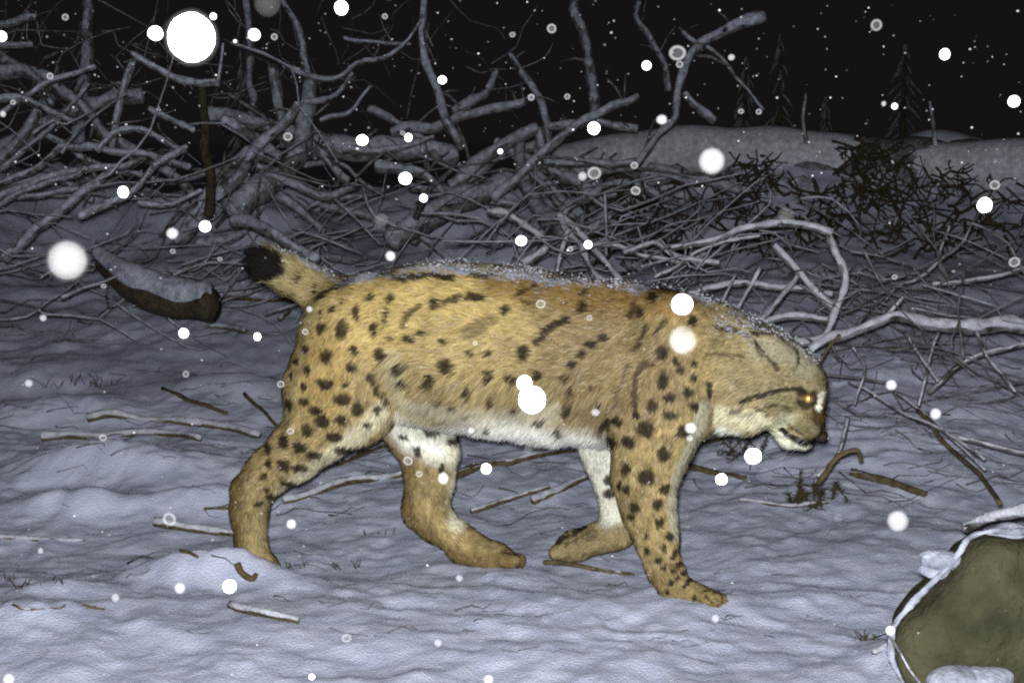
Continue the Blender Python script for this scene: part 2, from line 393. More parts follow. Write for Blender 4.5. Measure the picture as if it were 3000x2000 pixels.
# dark strokes (points in picture px, half width px, strength, plane v, limb 0 any near / 4 head)
STROKES = [
    ([Z1(700, 420), Z1(800, 350), Z1(930, 300), Z1(1080, 268), Z1(1180, 262)], 5.5, .95, -.03, 0),
    ([Z1(1200, 287), Z1(1400, 275), Z1(1550, 288)], 6, .95, -.03, 0), ([Z1(1650, 272), Z1(1770, 276)], 5, .9, -.03, 0),
    ([Z1(1235, 590), Z1(1270, 510), Z1(1340, 460)], 6, .8, -.1, 0), ([Z1(1490, 440), Z1(1580, 410)], 6, .9, -.1, 0), ([Z1(1640, 405), Z1(1730, 410)], 7, .95, -.1, 0),
    ([Z1(1640, 625), Z1(1700, 590), Z1(1800, 540)], 12, .55, -.1, 0), ([Z1(1955, 390), Z1(2050, 335)], 5, .8, -.08, 0), ([Z1(1970, 430), Z1(2030, 445)], 4, .7, -.08, 0),
    ([Z1(2060, 690), Z1(2130, 600), Z1(2250, 545)], 8, .95, -.1, 0), ([Z2(430, 350), Z2(480, 315)], 6, .8, -.06, 0), ([Z2(740, 480), Z2(760, 410)], 7, .8, -.07, 0),
    ([Z2(880, 590), Z2(960, 500)], 4.5, .8, -.09, 0), ([Z2(770, 690), Z2(800, 630), Z2(825, 545)], 5, .8, -.1, 0),
    ([Z2(870, 770), Z2(810, 780), Z2(770, 870), Z2(760, 960), Z2(775, 1080)], 6, .75, -.1, 0), ([Z2(720, 780), Z2(680, 900), Z2(640, 1050)], 4, .45, -.1, 0),
    ([Z2(1270, 560), Z2(1370, 560), Z2(1470, 610)], 4, .75, -.06, 0), ([Z2(1200, 715), Z2(1430, 730)], 3.5, .5, -.09, 0),
    # between the toes: shade of the gaps painted as dark lines
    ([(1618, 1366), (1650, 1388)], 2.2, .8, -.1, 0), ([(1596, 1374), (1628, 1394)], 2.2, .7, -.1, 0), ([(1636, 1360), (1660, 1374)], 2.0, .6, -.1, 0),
    ([(1285, 1240), (1305, 1230)], 5, .9, 0, 3), ([(1318, 1224), (1345, 1210)], 5, .9, 0, 3), ([(1300, 1252), (1322, 1240)], 4, .7, 0, 3), ([(1330, 1240), (1365, 1225)], 9, .5, 0, 3),  # dark pads of the lifted paw
    # face
    ([Z2(1430, 1000), Z2(1520, 968), Z2(1650, 942), Z2(1750, 930), Z2(1815, 945)], 5.5, .97, -.07, 4), ([Z2(1520, 1045), Z2(1590, 1085)], 4, .8, -.07, 4),
    ([Z2(1580, 1030), Z2(1700, 1032), Z2(1735, 1070)], 3, .7, -.07, 4), ([Z2(1370, 1062), Z2(1430, 1055)], 5, .75, -.08, 4),
    ([Z2(1668, 1185), Z2(1720, 1225), Z2(1800, 1262), Z2(1880, 1250)], 5.5, 1.0, -.05, 4), ([Z2(1745, 1165), Z2(1850, 1205)], 1.8, .6, -.05, 4), ([Z2(1740, 1190), Z2(1840, 1228)], 1.8, .6, -.05, 4),
    ([(1726, 760), (1738, 768)], 6, .95, -.09, 4), ([(1740, 790), (1765, 822), (1790, 846)], 4, .75, -.09, 4), ([(1745, 765), (1775, 775)], 3, .5, -.09, 4),
    ([Z2(1420, 1090), Z2(1500, 1085)], 3, .5, -.08, 4),
]
DARK = np.array([0.018, 0.013, 0.010])
# coat patches: points px, half width px, colour, strength, plane v, limbs
PATCH = [
    ([(860, 700), (1000, 690), (1080, 720)], 135, (.74, .535, .215), .9, -.1, (0, 1)),
    ([(760, 800), (740, 900)], 70, (.58, .40, .155), .8, -.1, (0, 1)),
    ([(1400, 780), (1450, 860), (1330, 860)], 130, (.29, .205, .105), .9, -.1, (0, 1)),
    ([(1150, 650), (1350, 675), (1560, 700)], 38, (.36, .215, .075), .8, -.05, (0, 1)),
    ([(1000, 800), (1150, 830)], 80, (.47, .35, .165), .7, -.1, (0, 1)),
    ([(905, 820), (925, 880), (945, 935)], 26, (.56, .48, .29), .8, -.1, (0, 1)),
    ([(960, 925), (1080, 940), (1200, 945), (1280, 930)], 24, (.60, .54, .42), .7, -.09, (0,)),
    ([(950, 985), (1050, 1000), (1150, 1012), (1250, 1020), (1370, 1020)], 66, (1.30, 1.25, 1.2), 1.0, -.08, (0, 2, 3)),  # white belly fur, colour raised to offset the weaker light underneath
    ([(910, 905), (850, 975), (770, 1040), (700, 1095), (645, 1145)], 22, (.78, .70, .50), .9, -.1, (1,)),
    ([(560, 1085), (540, 1130), (540, 1190), (548, 1260)], 24, (.20, .135, .055), .85, -.1, (1,)),
    ([(605, 1160), (600, 1250)], 14, (.34, .28, .15), .7, -.1, (1,)),
    ([(1618, 930), (1600, 1000), (1565, 1070), (1548, 1140), (1552, 1230)], 14, (.56, .51, .40), .85, -.08, (0, 1)),
    ([(1500, 1330), (1560, 1380), (1620, 1390)], 22, (.27, .19, .09), .7, -.1, (1,)),
    ([(1050, 1010), (1048, 1090), (1035, 1150), (1050, 1200)], 20, (.90, .84, .68), .95, .03, (2,)),
    ([(932, 1090), (925, 1160), (960, 1220), (1060, 1290), (1160, 1300)], 30, (.25, .165, .07), .8, .03, (2,)),
    ([(940, 975), (1040, 990)], 30, (.56, .55, .47), .8, .03, (2,)),
    ([(1380, 960), (1370, 1040), (1390, 1120), (1400, 1170)], 52, (.92, .88, .80), .95, .03, (3,)),
    ([(1430, 1225), (1370, 1240), (1290, 1265)], 26, (.36, .28, .15), .85, .03, (3,)),
    ([(1720, 880), (1800, 900), (1850, 900)], 70, (.33, .27, .155), .8, -.07, (4,)),
    ([(1650, 950), (1720, 962), (1780, 975)], 24, (.85, .78, .55), .9, -.08, (4,)),
    ([(1660, 990), (1700, 1000)], 16, (.95, .93, .88), .9, -.08, (4,)),
    ([(1785, 1000), (1815, 1028), (1850, 1035)], 16, (1.0, .98, .82), .95, -.05, (4,)),
    ([(1820, 965), (1800, 955), (1795, 985)], 14, (.60, .58, .42), .8, -.06, (4,)),
    ([(1884, 945), (1884, 970), (1886, 1002)], 25, (.085, .05, .02), .97, -.05, (4,)),
    ([(1895, 1002), (1875, 1016), (1850, 1020)], 8, (.03, .02, .012), .95, -.04, (4,)),
    ([(1838, 975), (1870, 990)], 16, (.24, .20, .12), .8, -.06, (4,)),
    ([(1835, 905), (1872, 902), (1880, 925), (1850, 938), (1835, 920)], 7, (.05, .038, .025), .95, -.055, (4,)),
    ([(1884, 905), (1880, 940)], 6, (1.1, 1.05, .9), .95, -.05, (4,)),
    ([(1740, 800), (1800, 800), (1860, 830)], 34, (.42, .39, .31), .7, -.05, (4,)),
    ([(1700, 760), (1640, 780), (1650, 860)], 60, (.40, .31, .16), .6, -.08, (0, 4)),
]
_sk = {}
def pl_dist(U, Wp, pts, v):
    A, t = loc(np.array([p[0] for p in pts]), np.array([p[1] for p in pts]), v)
    key = (tuple(pts), v)
    if key not in _sk: _sk[key] = np.array([skin(p[0], p[1], v)[[0, 2]] for p in pts])
    a = _sk[key]; P = np.stack([U, Wp], 1); d = np.full(len(U), 9.0)
    for i in range(len(a) - 1):
        ab = a[i + 1] - a[i]; tt = np.clip(((P - a[i]) @ ab) / (ab @ ab), 0, 1)
        d = np.minimum(d, np.linalg.norm(P - a[i] - tt[:, None] * ab, axis=1))
    return d, float(np.mean(t)) / FPX
def sstep(e0, e1, x):
    t = np.clip((x - e0) / (e1 - e0), 0, 1); return t * t * (3 - 2 * t)
def coat(P, limb):
    n = len(P)
    jit = np.stack([noise3(P * 70, 21), noise3(P * 70, 22)], 1) * 0.006 + np.stack([noise3(P * 190, 23), noise3(P * 190, 24)], 1) * 0.006
    U = P[:, 0] + jit[:, 0]; Wp = P[:, 2] + jit[:, 1]
    C = np.tile(np.array([.41, .30, .14]), (n, 1))
    mot = (1 + 0.35 * noise3(P * 26, 31) + .55 * noise3(P * 95, 32))[:, None]; C *= mot
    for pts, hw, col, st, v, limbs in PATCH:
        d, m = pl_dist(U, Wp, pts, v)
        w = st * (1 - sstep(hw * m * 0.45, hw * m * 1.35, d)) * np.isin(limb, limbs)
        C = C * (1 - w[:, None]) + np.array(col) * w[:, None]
    # pale underside of the trunk and inner legs
    d, m = pl_dist(U, Wp, [(500, 560), (570, 590), (618, 612)], 0)
    w = (1 - sstep(30 * m, 40 * m, d)) * (limb == 5)
    C = C * (1 - w[:, None]) + np.array([.012, .010, .010]) * w[:, None]
    tl = (limb == 5) & (w < .5); C[tl] = C[tl] * 0.4 + np.array([.50, .40, .20]) * 0.6
    dark = np.zeros(n)
    near = ~np.isin(limb, (2, 3))
    for (su, sw, ru, rw, far) in SPOTS:
        dd = ((U - su) / (ru * 1.0 + .0015)) ** 2 + ((Wp - sw) / (rw * 1.0 + .0015)) ** 2
        w = 1 - sstep(0.55, 2.0, dd)
        w = w * (limb == far if far else (near & (limb != 4)))
        dark = np.maximum(dark, w * 0.96)
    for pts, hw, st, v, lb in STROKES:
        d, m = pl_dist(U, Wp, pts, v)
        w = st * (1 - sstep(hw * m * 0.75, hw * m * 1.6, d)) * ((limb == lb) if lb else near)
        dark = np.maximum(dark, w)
    dark *= np.clip(1.0 + 0.3 * noise3(P * 160, 41), 0, 1)
    C = C * np.array([.75, .79, .75]) * (.55 + .45 * mot)
    return C * (1 - dark[:, None]) + DARK * dark[:, None]
def limb_dir(P):
    D = np.stack([seg_d(s, P) for s in SEGS], 1)
    lb = np.array([s['limb'] for s in SEGS])[np.argmin(D, 1)]
    Wt = np.exp(-np.clip(D - D.min(1, keepdims=True), 0, 1) / 0.02)
    dr = np.stack([s['dir'] / (np.linalg.norm(s['dir']) + 1e-9) for s in SEGS])
    fu = np.array([s['fur'] for s in SEGS])
    v = Wt @ dr; v /= np.linalg.norm(v, axis=1, keepdims=True) + 1e-9
    return lb, v, (Wt @ fu) / Wt.sum(1)
limbV, dirV, furV = limb_dir(LV)
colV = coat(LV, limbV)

# normals
def vnormals(V, Q):
    n = np.cross(V[Q[:, 2]] - V[Q[:, 0]], V[Q[:, 3]] - V[Q[:, 1]])
    N = np.zeros_like(V)
    for i in range(4): np.add.at(N, Q[:, i], n)
    return N / (np.linalg.norm(N, axis=1, keepdims=True) + 1e-12)
NV = vnormals(LV, LQ)

# paw pins for the snow
for (px, py, v, sink) in [(1590, 1396, NF, .006), (1640, 1396, NF, .004), (1545, 1384, NF, .01), (1120, 1308, FH, .006), (1180, 1306, FH, .004), (1075, 1300, FH, .006)]:
    q, t = loc(px, py, v); w_ = to_world(q[None])[0]
    PINS.append((w_[0], w_[1], w_[2] + sink))
q, t = loc(600, 1318, NH); hw_ = to_world(q[None])[0]
PINS.append((hw_[0], hw_[1], hw_[2] + .012))
def mound(px, py, y, lenpx, depth, ang, h):
    p = at(px, py, y); MOUNDS.append((p[0], p[1], lenpx * y / FPX / 1.6, depth, ang, h))
def crest(px, py, y, lenpx, depth, ang):
    p = at(px, py, y); MOUNDS.append((p[0], p[1], lenpx * y / FPX / 1.6, depth, ang, p[2] - float(ground_z(p[0], p[1]))))
for (px, py, ln) in [(380, 1282, 150), (455, 1268, 100), (525, 1258, 80), (570, 1268, 50), (608, 1290, 50), (650, 1306, 60), (710, 1326, 80), (790, 1350, 90)]:
    crest(px, py, 2.90 - .0003 * max(px - 570, 0), ln, 0.06, -0.15)
mound(170, 1080, 3.45, 330, 0.06, 0.05, 0.05)
mound(480, 1050, 3.50, 200, 0.06, 0.10, 0.045)
mound(150, 1000, 3.8, 300, 0.08, 0.0, 0.05)
mound(330, 990, 3.75, 260, 0.07, 0.0, 0.05)
mound(140, 1340, 2.75, 180, 0.05, -0.1, 0.03)
mound(60, 1395, 2.62, 220, 0.06, 0.0, 0.03)
mound(130, 860, 4.3, 260, 0.10, 0.0, 0.06)
mound(520, 800, 4.5, 200, 0.10, 0.0, 0.06)
mound(2100, 1500, 2.5, 180, 0.07, 0.2, 0.04)

def build_ground():
    xs = np.unique(np.round(np.concatenate([np.linspace(-1.9, 1.9, 330), np.linspace(1.9, 6, 60), np.linspace(-6, -1.9, 60), np.linspace(6, 120, 24), np.linspace(-120, -6, 24)]), 4))
    ys = np.unique(np.round(np.concatenate([np.linspace(-60, 1.2, 16), np.linspace(1.2, 1.95, 14), np.linspace(1.95, 4.4, 330), np.linspace(4.4, 9, 170), np.linspace(9, 200, 34)]), 4))
    X, Y = np.meshgrid(xs, ys, indexing='ij')
    Z = ground_z(X.ravel(), Y.ravel())
    V = np.stack([X.ravel(), Y.ravel(), Z], 1)
    nx, ny = len(xs), len(ys)
    i, j = np.meshgrid(np.arange(nx - 1), np.arange(ny - 1), indexing='ij')
    a = (i * ny + j).ravel()
    link('snowy_ground', mesh_np('snowy_ground', V, np.stack([a, a + ny, a + ny + 1, a + 1], 1)), M_SNOW, kind='structure')
build_ground()

# ------------------------------------------------------------------ lynx objects
lynx = bpy.data.objects.new('lynx', None); COL.objects.link(lynx)
lynx.location = LO
lynx['label'] = 'spotted golden lynx walking across the snow with its head lowered'
lynx['category'] = 'lynx'
def lyn(name, V, F, mat, **kw):
    return link(name, mesh_np(name, to_world(np.asarray(V)) - LO, F), mat, parent=lynx, **kw)
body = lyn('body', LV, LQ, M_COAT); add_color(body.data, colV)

def fur_mesh():
    T = np.concatenate([LQ[:, [0, 1, 2]], LQ[:, [0, 2, 3]]])
    A, B, Cc = LV[T[:, 0]], LV[T[:, 1]], LV[T[:, 2]]
    ar = 0.5 * np.linalg.norm(np.cross(B - A, Cc - A), axis=1)
    side = np.where(((A + B + Cc) / 3)[:, 1] < 0.03, 1.0, 0.45)
    side = np.where(np.isin(limbV[T[:, 0]], (2, 3)), 1.0, side)
    headw = np.where(limbV[T[:, 0]] == 4, 1.7, 1.0)
    nzt = NV[T[:, 0], 2]; headw = np.where((limbV[T[:, 0]] == 0) & (nzt < -.1), 2.4, headw)
    w = ar * side * headw
    N = 240000
    ti = rng.choice(len(T), N, p=w / w.sum())
    r1, r2 = rng.random(N), rng.random(N); f = r1 + r2 > 1; r1[f] = 1 - r1[f]; r2[f] = 1 - r2[f]
    b = np.stack([1 - r1 - r2, r1, r2], 1)
    def lerp(Xv): return (Xv[T[ti]] * b[..., None]).sum(1)
    P = lerp(LV); Nn = lerp(NV); Nn /= np.linalg.norm(Nn, axis=1, keepdims=True)
    D = lerp(dirV); L = (furV[T[ti]] * b).sum(1)
    lb = limbV[T[ti, 0]]
    # keep hair off the eye and nose
    ok = np.ones(N, bool)
    for c, r in KEEP:
        ok &= np.linalg.norm(P - c, axis=1) > r
    P, Nn, D, L, lb = P[ok], Nn[ok], D[ok], L[ok], lb[ok]; N = len(P)
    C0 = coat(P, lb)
    # longer hair: belly fringe, ruff, tail tip; shorter: crown, shins
    belly = (lb == 0) & (Nn[:, 2] < -0.15) & (P[:, 0] > -0.35) & (P[:, 0] < 0.4)
    L = np.where(belly, 0.036, L)
    L = np.where((lb == 0) & (Nn[:, 2] < 0.25) & (Nn[:, 2] > -.15) & (P[:, 2] < 0.40), np.maximum(L, 0.024), L)
    D = D + 0.5 * np.stack([noise3(P * 22, 51), noise3(P * 22, 52), noise3(P * 22, 53)], 1) + 1.1 * np.stack([noise3(P * 90, 54), noise3(P * 90, 55), noise3(P * 90, 56)], 1)
    D += rng.normal(0, 0.14, (N, 3))
    D[:, 2] -= 0.25 * (np.isin(lb, (0, 4)))
    D[belly, 2] -= 0.9
    D = D - (D * Nn).sum(1, keepdims=True) * Nn
    D /= np.linalg.norm(D, axis=1, keepdims=True) + 1e-9
    lift = 0.30 + 0.25 * rng.random(N)
    lift = np.where(lb == 5, lift + 0.25, lift); lift = np.where(belly, lift + .5, lift)
    dark = C0.max(1) < 0.05
    lift = np.where((lb == 5) & dark, 1.0, lift); L = np.where((lb == 5) & dark, 0.030, L)
    L = L * (0.65 + 0.7 * rng.random(N))
    t = D + lift[:, None] * Nn; t /= np.linalg.norm(t, axis=1, keepdims=True)
    t2 = D + (lift * 0.35)[:, None] * Nn - np.array([0, 0, .12]); t2 /= np.linalg.norm(t2, axis=1, keepdims=True)
    sw = np.cross(t, Nn); sw /= np.linalg.norm(sw, axis=1, keepdims=True)
    ang = rng.normal(0, 0.55, N)
    nn = np.cross(sw, t)
    sw = sw * np.cos(ang)[:, None] + nn * np.sin(ang)[:, None]
    wd = (0.00075 + 0.0005 * rng.random(N))[:, None]
    m = P + t * (L * 0.55)[:, None]; tip = m + t2 * (L * 0.5)[:, None]
    root = P - Nn * 0.002
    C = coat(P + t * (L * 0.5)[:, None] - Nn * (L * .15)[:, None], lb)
    sp_ = C.max(1) < 0.13
    V = np.stack([root - sw * wd, root + sw * wd, m + sw * wd * 0.8, m - sw * wd * 0.8, tip], 1).reshape(-1, 3)
    k = np.arange(N)[:, None] * 5
    F = np.concatenate([np.concatenate([k, k + 1, k + 2], 1), np.concatenate([k, k + 2, k + 3], 1), np.concatenate([k + 3, k + 2, k + 4], 1)], 0)
    br = (0.55 + 0.9 * rng.random(N)) * (1 + .35 * noise3(P * 120, 57))
    C = C * br[:, None]
    gu = rng.random(N) < 0.07                                  # dark-tipped guard hairs on the upper coat
    C[gu & np.isin(lb, (0, 1, 4))] *= 0.55
    wh = (rng.random(N) < 0.08) & ~sp_
    C[wh] = C[wh] * 0.5 + np.array([.55, .50, .40]) * 0.5
    ridge = sstep(np.where(lb == 4, .90, .80), np.where(lb == 4, .995, .97), Nn[:, 2]) * np.isin(lb, (0, 4, 5)) * (P[:, 2] > .42) + .35 * sstep(.5, .9, Nn[:, 2]) * ((lb == 4) & (P[:, 0] > .46) & (P[:, 2] > .47))
    fz = rng.random(N) < ridge * np.clip(.6 + 1.5 * noise3(P * 20, 61), .1, 1)
    C[fz] = np.array([.55, .60, .72]) * (.7 + .4 * rng.random((fz.sum(), 1)))
    Cv = np.repeat(C, 5, 0)
    me = mesh_np('fur', to_world(V) - LO, F)
    add_color(me, Cv)
    Nw = Nn[:, :1] * FW + Nn[:, 1:2] * LT + Nn[:, 2:3] * UP
    nv = np.repeat(Nw, 5, 0)
    me.normals_split_custom_set_from_vertices(nv.astype(np.float32).tolist())
    link('fur', me, M_FUR, parent=lynx, kind='stuff')

def ico(n=2):
    import bmesh
    bm = bmesh.new(); bmesh.ops.create_icosphere(bm, subdivisions=n, radius=1.0)
    V = np.array([v.co[:] for v in bm.verts]); F = np.array([[v.index for v in f.verts] for f in bm.faces]); bm.free()
    return V, F
ICO = {n: ico(n) for n in (1, 2, 3)}
KEEP = []
# eye
EP, EDIR = surf_point(1857, 915)
KEEP += [(EP, 0.0145)]
m_eye, te, pe = mat_new('eye_shine')
pe.inputs['Base Color'].default_value = (1.0, 0.56, 0.16, 1); pe.inputs['Metallic'].default_value = 1.0; pe.inputs['Roughness'].default_value = 0.47
m_rim = mat_noise('eye_rim', (0.012, 0.009, 0.007), (0.02, 0.015, 0.01), 40, 0.6)
V, F = ICO[3]
eye = lyn('eye', EP + EDIR * 0.004 + V * 0.0122, F, m_eye, label='glowing orange eye lit by the flash')
def torus(c, ax, R, r, n=28, k=8, sq=1.0):
    ax = ax / np.linalg.norm(ax); a = np.cross(ax, [0, 0, 1.0]); a /= np.linalg.norm(a); b = np.cross(ax, a)
    th = np.linspace(0, 2 * np.pi, n, endpoint=False); ph = np.linspace(0, 2 * np.pi, k, endpoint=False)
    V = []
    for t in th:
        e_ = a * math.cos(t) + b * math.sin(t) * sq
        for p in ph: V.append(c + e_ * (R + r * math.cos(p)) + ax * r * math.sin(p))
    F = [[i * k + j, ((i + 1) % n) * k + j, ((i + 1) % n) * k + (j + 1) % k, i * k + (j + 1) % k] for i in range(n) for j in range(k)]
    return np.array(V), np.array(F)
V, F = torus(EP - EDIR * 0.0005, EDIR, 0.0125, 0.0034, sq=0.80)
lynx_lid = lyn('eyelid', V, F, m_rim)
# slit pupil
V, F = ICO[2]
Vp = V * np.array([0.0011, 0.0008, 0.0075]) + np.array([.0035, 0, 0])
lyn('pupil', EP + EDIR * (-0.0080) + Vp, F, m_rim)
# nose
NP, ND = surf_point(1888, 1000)
nose_c, _ = loc(1886, 1000, HV)
V, F = ICO[3]
m_nose = mat_noise('nose_leather', (0.02, 0.010, 0.007), (0.04, 0.02, 0.013), 80, 0.6)
lyn('nose', nose_c + V * np.array([0.014, 0.017, 0.012]), F, m_nose)
KEEP += [(nose_c, 0.0125)]
# whiskers
for k in range(7):
    s0, _ = loc(1856 - 4 * (k % 3), 972 + 6 * k, -0.045)
    d = np.array([-0.045 - 0.02 * random.random(), -0.02 - 0.01 * random.random(), -0.012 - 0.012 * k / 3])
    ts = np.linspace(0, 1, 6)
    c = s0 + d * ts[:, None] + np.array([0, 0, -0.02]) * (ts ** 2)[:, None]
    V = np.concatenate([c + np.array([0, 0, .00045]) * (1 - ts * .7)[:, None], c - np.array([0, 0, .00045]) * (1 - ts * .7)[:, None], c + np.array([0, .0006, 0])])
    F = [[i, i + 1, i + 7, i + 6] for i in range(5)] + [[i + 6, i + 7, i + 13, i + 12] for i in range(5)] + [[i + 12, i + 13, i + 1, i] for i in range(5)]
    lyn('whisker', V, np.array(F), M_SNOWB)
fur_mesh()

# snow lying in the fur along the back and head
def dusting():
    sel = (NV[:, 2] > np.where(limbV == 4, .93, .82)) & np.isin(limbV, (0, 4, 5)) & (LV[:, 2] > 0.42)
    hd = (limbV == 4) & (NV[:, 2] > 0.6) & (LV[:, 0] > 0.46) & (LV[:, 2] > 0.47)
    p = np.where(hd, 1.0, np.where(sel, 1.0, 0)) * np.clip(0.55 + 1.6 * noise3(LV * 18, 61), 0.05, 1) * np.where(NV[:, 2] > 0.93, 2.2, 1.0)
    n = 2600
    ii = rng.choice(len(LV), n, p=p / p.sum())
    V0, F0 = ICO[1]
    r = 0.0007 + 0.0017 * rng.random(n) ** 3
    base = LV[ii] + NV[ii] * (0.003 + 0.006 * rng.random(n))[:, None] + rng.normal(0, 0.003, (n, 3))
    sh = 1 + rng.normal(0, .2, (n, len(V0), 1))
    V = base[:, None] + V0[None] * r[:, None, None] * sh * np.array([1.3, 1.1, 0.8])
    F = F0[None] + (np.arange(n) * len(V0))[:, None, None]
    lyn('snow_dusting', V.reshape(-1, 3), F.reshape(-1, 3), M_SNOWN, kind='stuff', label='fresh snow caught in the fur along the back and head')
dusting()

# ------------------------------------------------------------------ branches
def catmull(P, n):
    P = np.asarray(P, float)
    if len(P) == 2: P = np.array([P[0], (P[0] + P[1]) / 2, P[1]])
    Q = np.concatenate([[2 * P[0] - P[1]], P, [2 * P[-1] - P[-2]]])
    out = []
    for i in range(1, len(Q) - 2):
        t = np.linspace(0, 1, n, endpoint=False)[:, None]
        out.append(0.5 * (2 * Q[i] + (Q[i + 1] - Q[i - 1]) * t + (2 * Q[i - 1] - 5 * Q[i] + 4 * Q[i + 1] - Q[i + 2]) * t ** 2 + (3 * Q[i] - Q[i - 1] - 3 * Q[i + 1] + Q[i + 2]) * t ** 3))
    return np.concatenate(out + [P[-1:]])
def tube(path, rad, k=7, lump=0.0, seed=0, flat=1.0):
    path = np.asarray(path); n = len(path)
    T = np.gradient(path, axis=0); T /= np.linalg.norm(T, axis=1, keepdims=True) + 1e-9
    ref = np.array([0.13, 0.31, 0.94]); ref = np.tile(ref, (n, 1))
    v = np.abs((T * ref).sum(1)) > 0.93; ref[v] = [0.9, 0.2, 0.1]
    if v.any(): ref[:] = [0.3, 0.95, 0.1]
    A = np.cross(T, ref); A /= np.linalg.norm(A, axis=1, keepdims=True); B = np.cross(T, A)
    th = np.linspace(0, 2 * np.pi, k, endpoint=False)
    rr = np.asarray(rad)[:, None] * np.ones((1, k))
    if lump:
        pp = (path[:, None] + 0 * th[None, :, None]).reshape(-1, 3) + np.stack([np.cos(th), np.sin(th), np.cos(2 * th)], 1)[None].repeat(n, 0).reshape(-1, 3) * 0.02
        L = float(np.mean(rad)); rr = rr * (1 + lump * 2 * noise3(pp / max(L * 2.2, .006) + seed * 7.7, seed).reshape(n, k))
    V = path[:, None] + A[:, None] * (rr * np.cos(th))[..., None] + B[:, None] * (rr * np.sin(th))[..., None]
    V = V.reshape(-1, 3)
    F = [];
    i = np.arange(n - 1)[:, None] * k; j = np.arange(k)[None]
    F = np.stack([i + j, i + (j + 1) % k, i + k + (j + 1) % k, i + k + j], -1).reshape(-1, 4)
    V = np.concatenate([V, path[:1] - T[:1] * rad[0] * .4, path[-1:] + T[-1:] * rad[-1] * .4])
    c0 = n * k; j = np.arange(k)
    F = np.concatenate([F, np.stack([(j + 1) % k, j, np.full(k, c0), np.full(k, c0)], 1), np.stack([(n - 1) * k + j, (n - 1) * k + (j + 1) % k, np.full(k, c0 + 1), np.full(k, c0 + 1)], 1)])
    return V, F
def tri(F):   # quads (possibly degenerate) to triangles
    a = F[:, [0, 1, 2]]; b = F[:, [0, 2, 3]]; b = b[(b[:, 1] != b[:, 2])]
    return np.concatenate([a, b])
_bs = [0]
def branch(path, r0, r1, name='branch', label=None, cat='branch', group=None, mat=None, snow=1.0, k=9, lump=0.26, seg=7, lift=0.55):
    _bs[0] += 1; s = _bs[0]
    c = catmull(path, seg); n = len(c); t = np.linspace(0, 1, n)
    L = np.linalg.norm(np.diff(c, axis=0), axis=1).sum()
    wob = np.stack([noise3(c * 9 + s, 71), noise3(c * 9 + s, 72), noise3(c * 9 + s, 73)], 1)
    c = c + wob * min(0.04, 0.06 * L)
    rad = r0 + (r1 - r0) * t
    V, F = tube(c, rad * (1 if snow < .3 else .92), k, lump, s)
    o = link(name, mesh_np(name, V, tri(F)), mat or M_FROST, label=label, cat=cat, group=group)
    if name == 'branch' and L > .3:
        rs = random.Random(s); Vk, Fk, nk = [V], [tri(F)], len(V)
        for _ in range(rs.randint(2, 5)):
            i_ = rs.randint(1, n - 2); d = np.array([rs.gauss(0, 1), rs.gauss(0, .5), rs.gauss(.4, .8)]); d /= np.linalg.norm(d)
            ln = rad[i_] * rs.uniform(2.5, 9); r_ = rad[i_] * rs.uniform(.25, .45)
            v_, f_ = tube(np.array([c[i_], c[i_] + d * ln * .5 + np.array([0, 0, .1 * ln]), c[i_] + d * ln]), np.array([r_, r_ * .8, r_ * .45]), 5, .2, s)
            f_ = tri(f_); Vk.append(v_); Fk.append(f_ + nk); nk += len(v_)
        o.data = mesh_np(name, np.concatenate(Vk), np.concatenate(Fk)); o.data.materials.append(mat or M_FROST)
    if snow > 0:
        T = np.gradient(c, axis=0); T /= np.linalg.norm(T, axis=1, keepdims=True) + 1e-9
        flat = np.clip(1.15 - np.abs(T[:, 2]), 0.25, 1)
        cc = c + np.array([0, 0, lift])[None] * (rad * flat * snow)[:, None] + np.array([0, -.34, 0])[None] * (rad * snow)[:, None]
        cov = .86 + .55 * noise3(c * 26 + s, 74)                       # snow comes and goes along the branch
        V, F = tube(cc, rad * (0.74 + 0.24 * flat) * (0.55 + .45 * snow) * cov, k, 0.34, s + 300)
        link('snow', mesh_np('snow', V, tri(F)), M_SNOWN if c[:, 1].mean() < 4.45 else M_SNOWB, parent=o)  # brightened snow copy close by, dimmed copy farther off
    return o
def traced(pts, d0, d1, r0, r1, **kw):
    n = len(pts)
    P = []
    for i, (px, py) in enumerate(pts):
        y = d0 + (d1 - d0) * i / max(n - 1, 1)
        P.append(at(px, py, y))
    P = np.array(P)
    y = P[:, 1].mean()
    return branch(P, r0 * y / FPX, r1 * y / FPX, **kw)
GL = 'snow-coated branches of the brush pile left of the tail'
GB = 'snow-coated branches lying behind the lynx'
GR = 'twigs in the brush in front of the lynx'
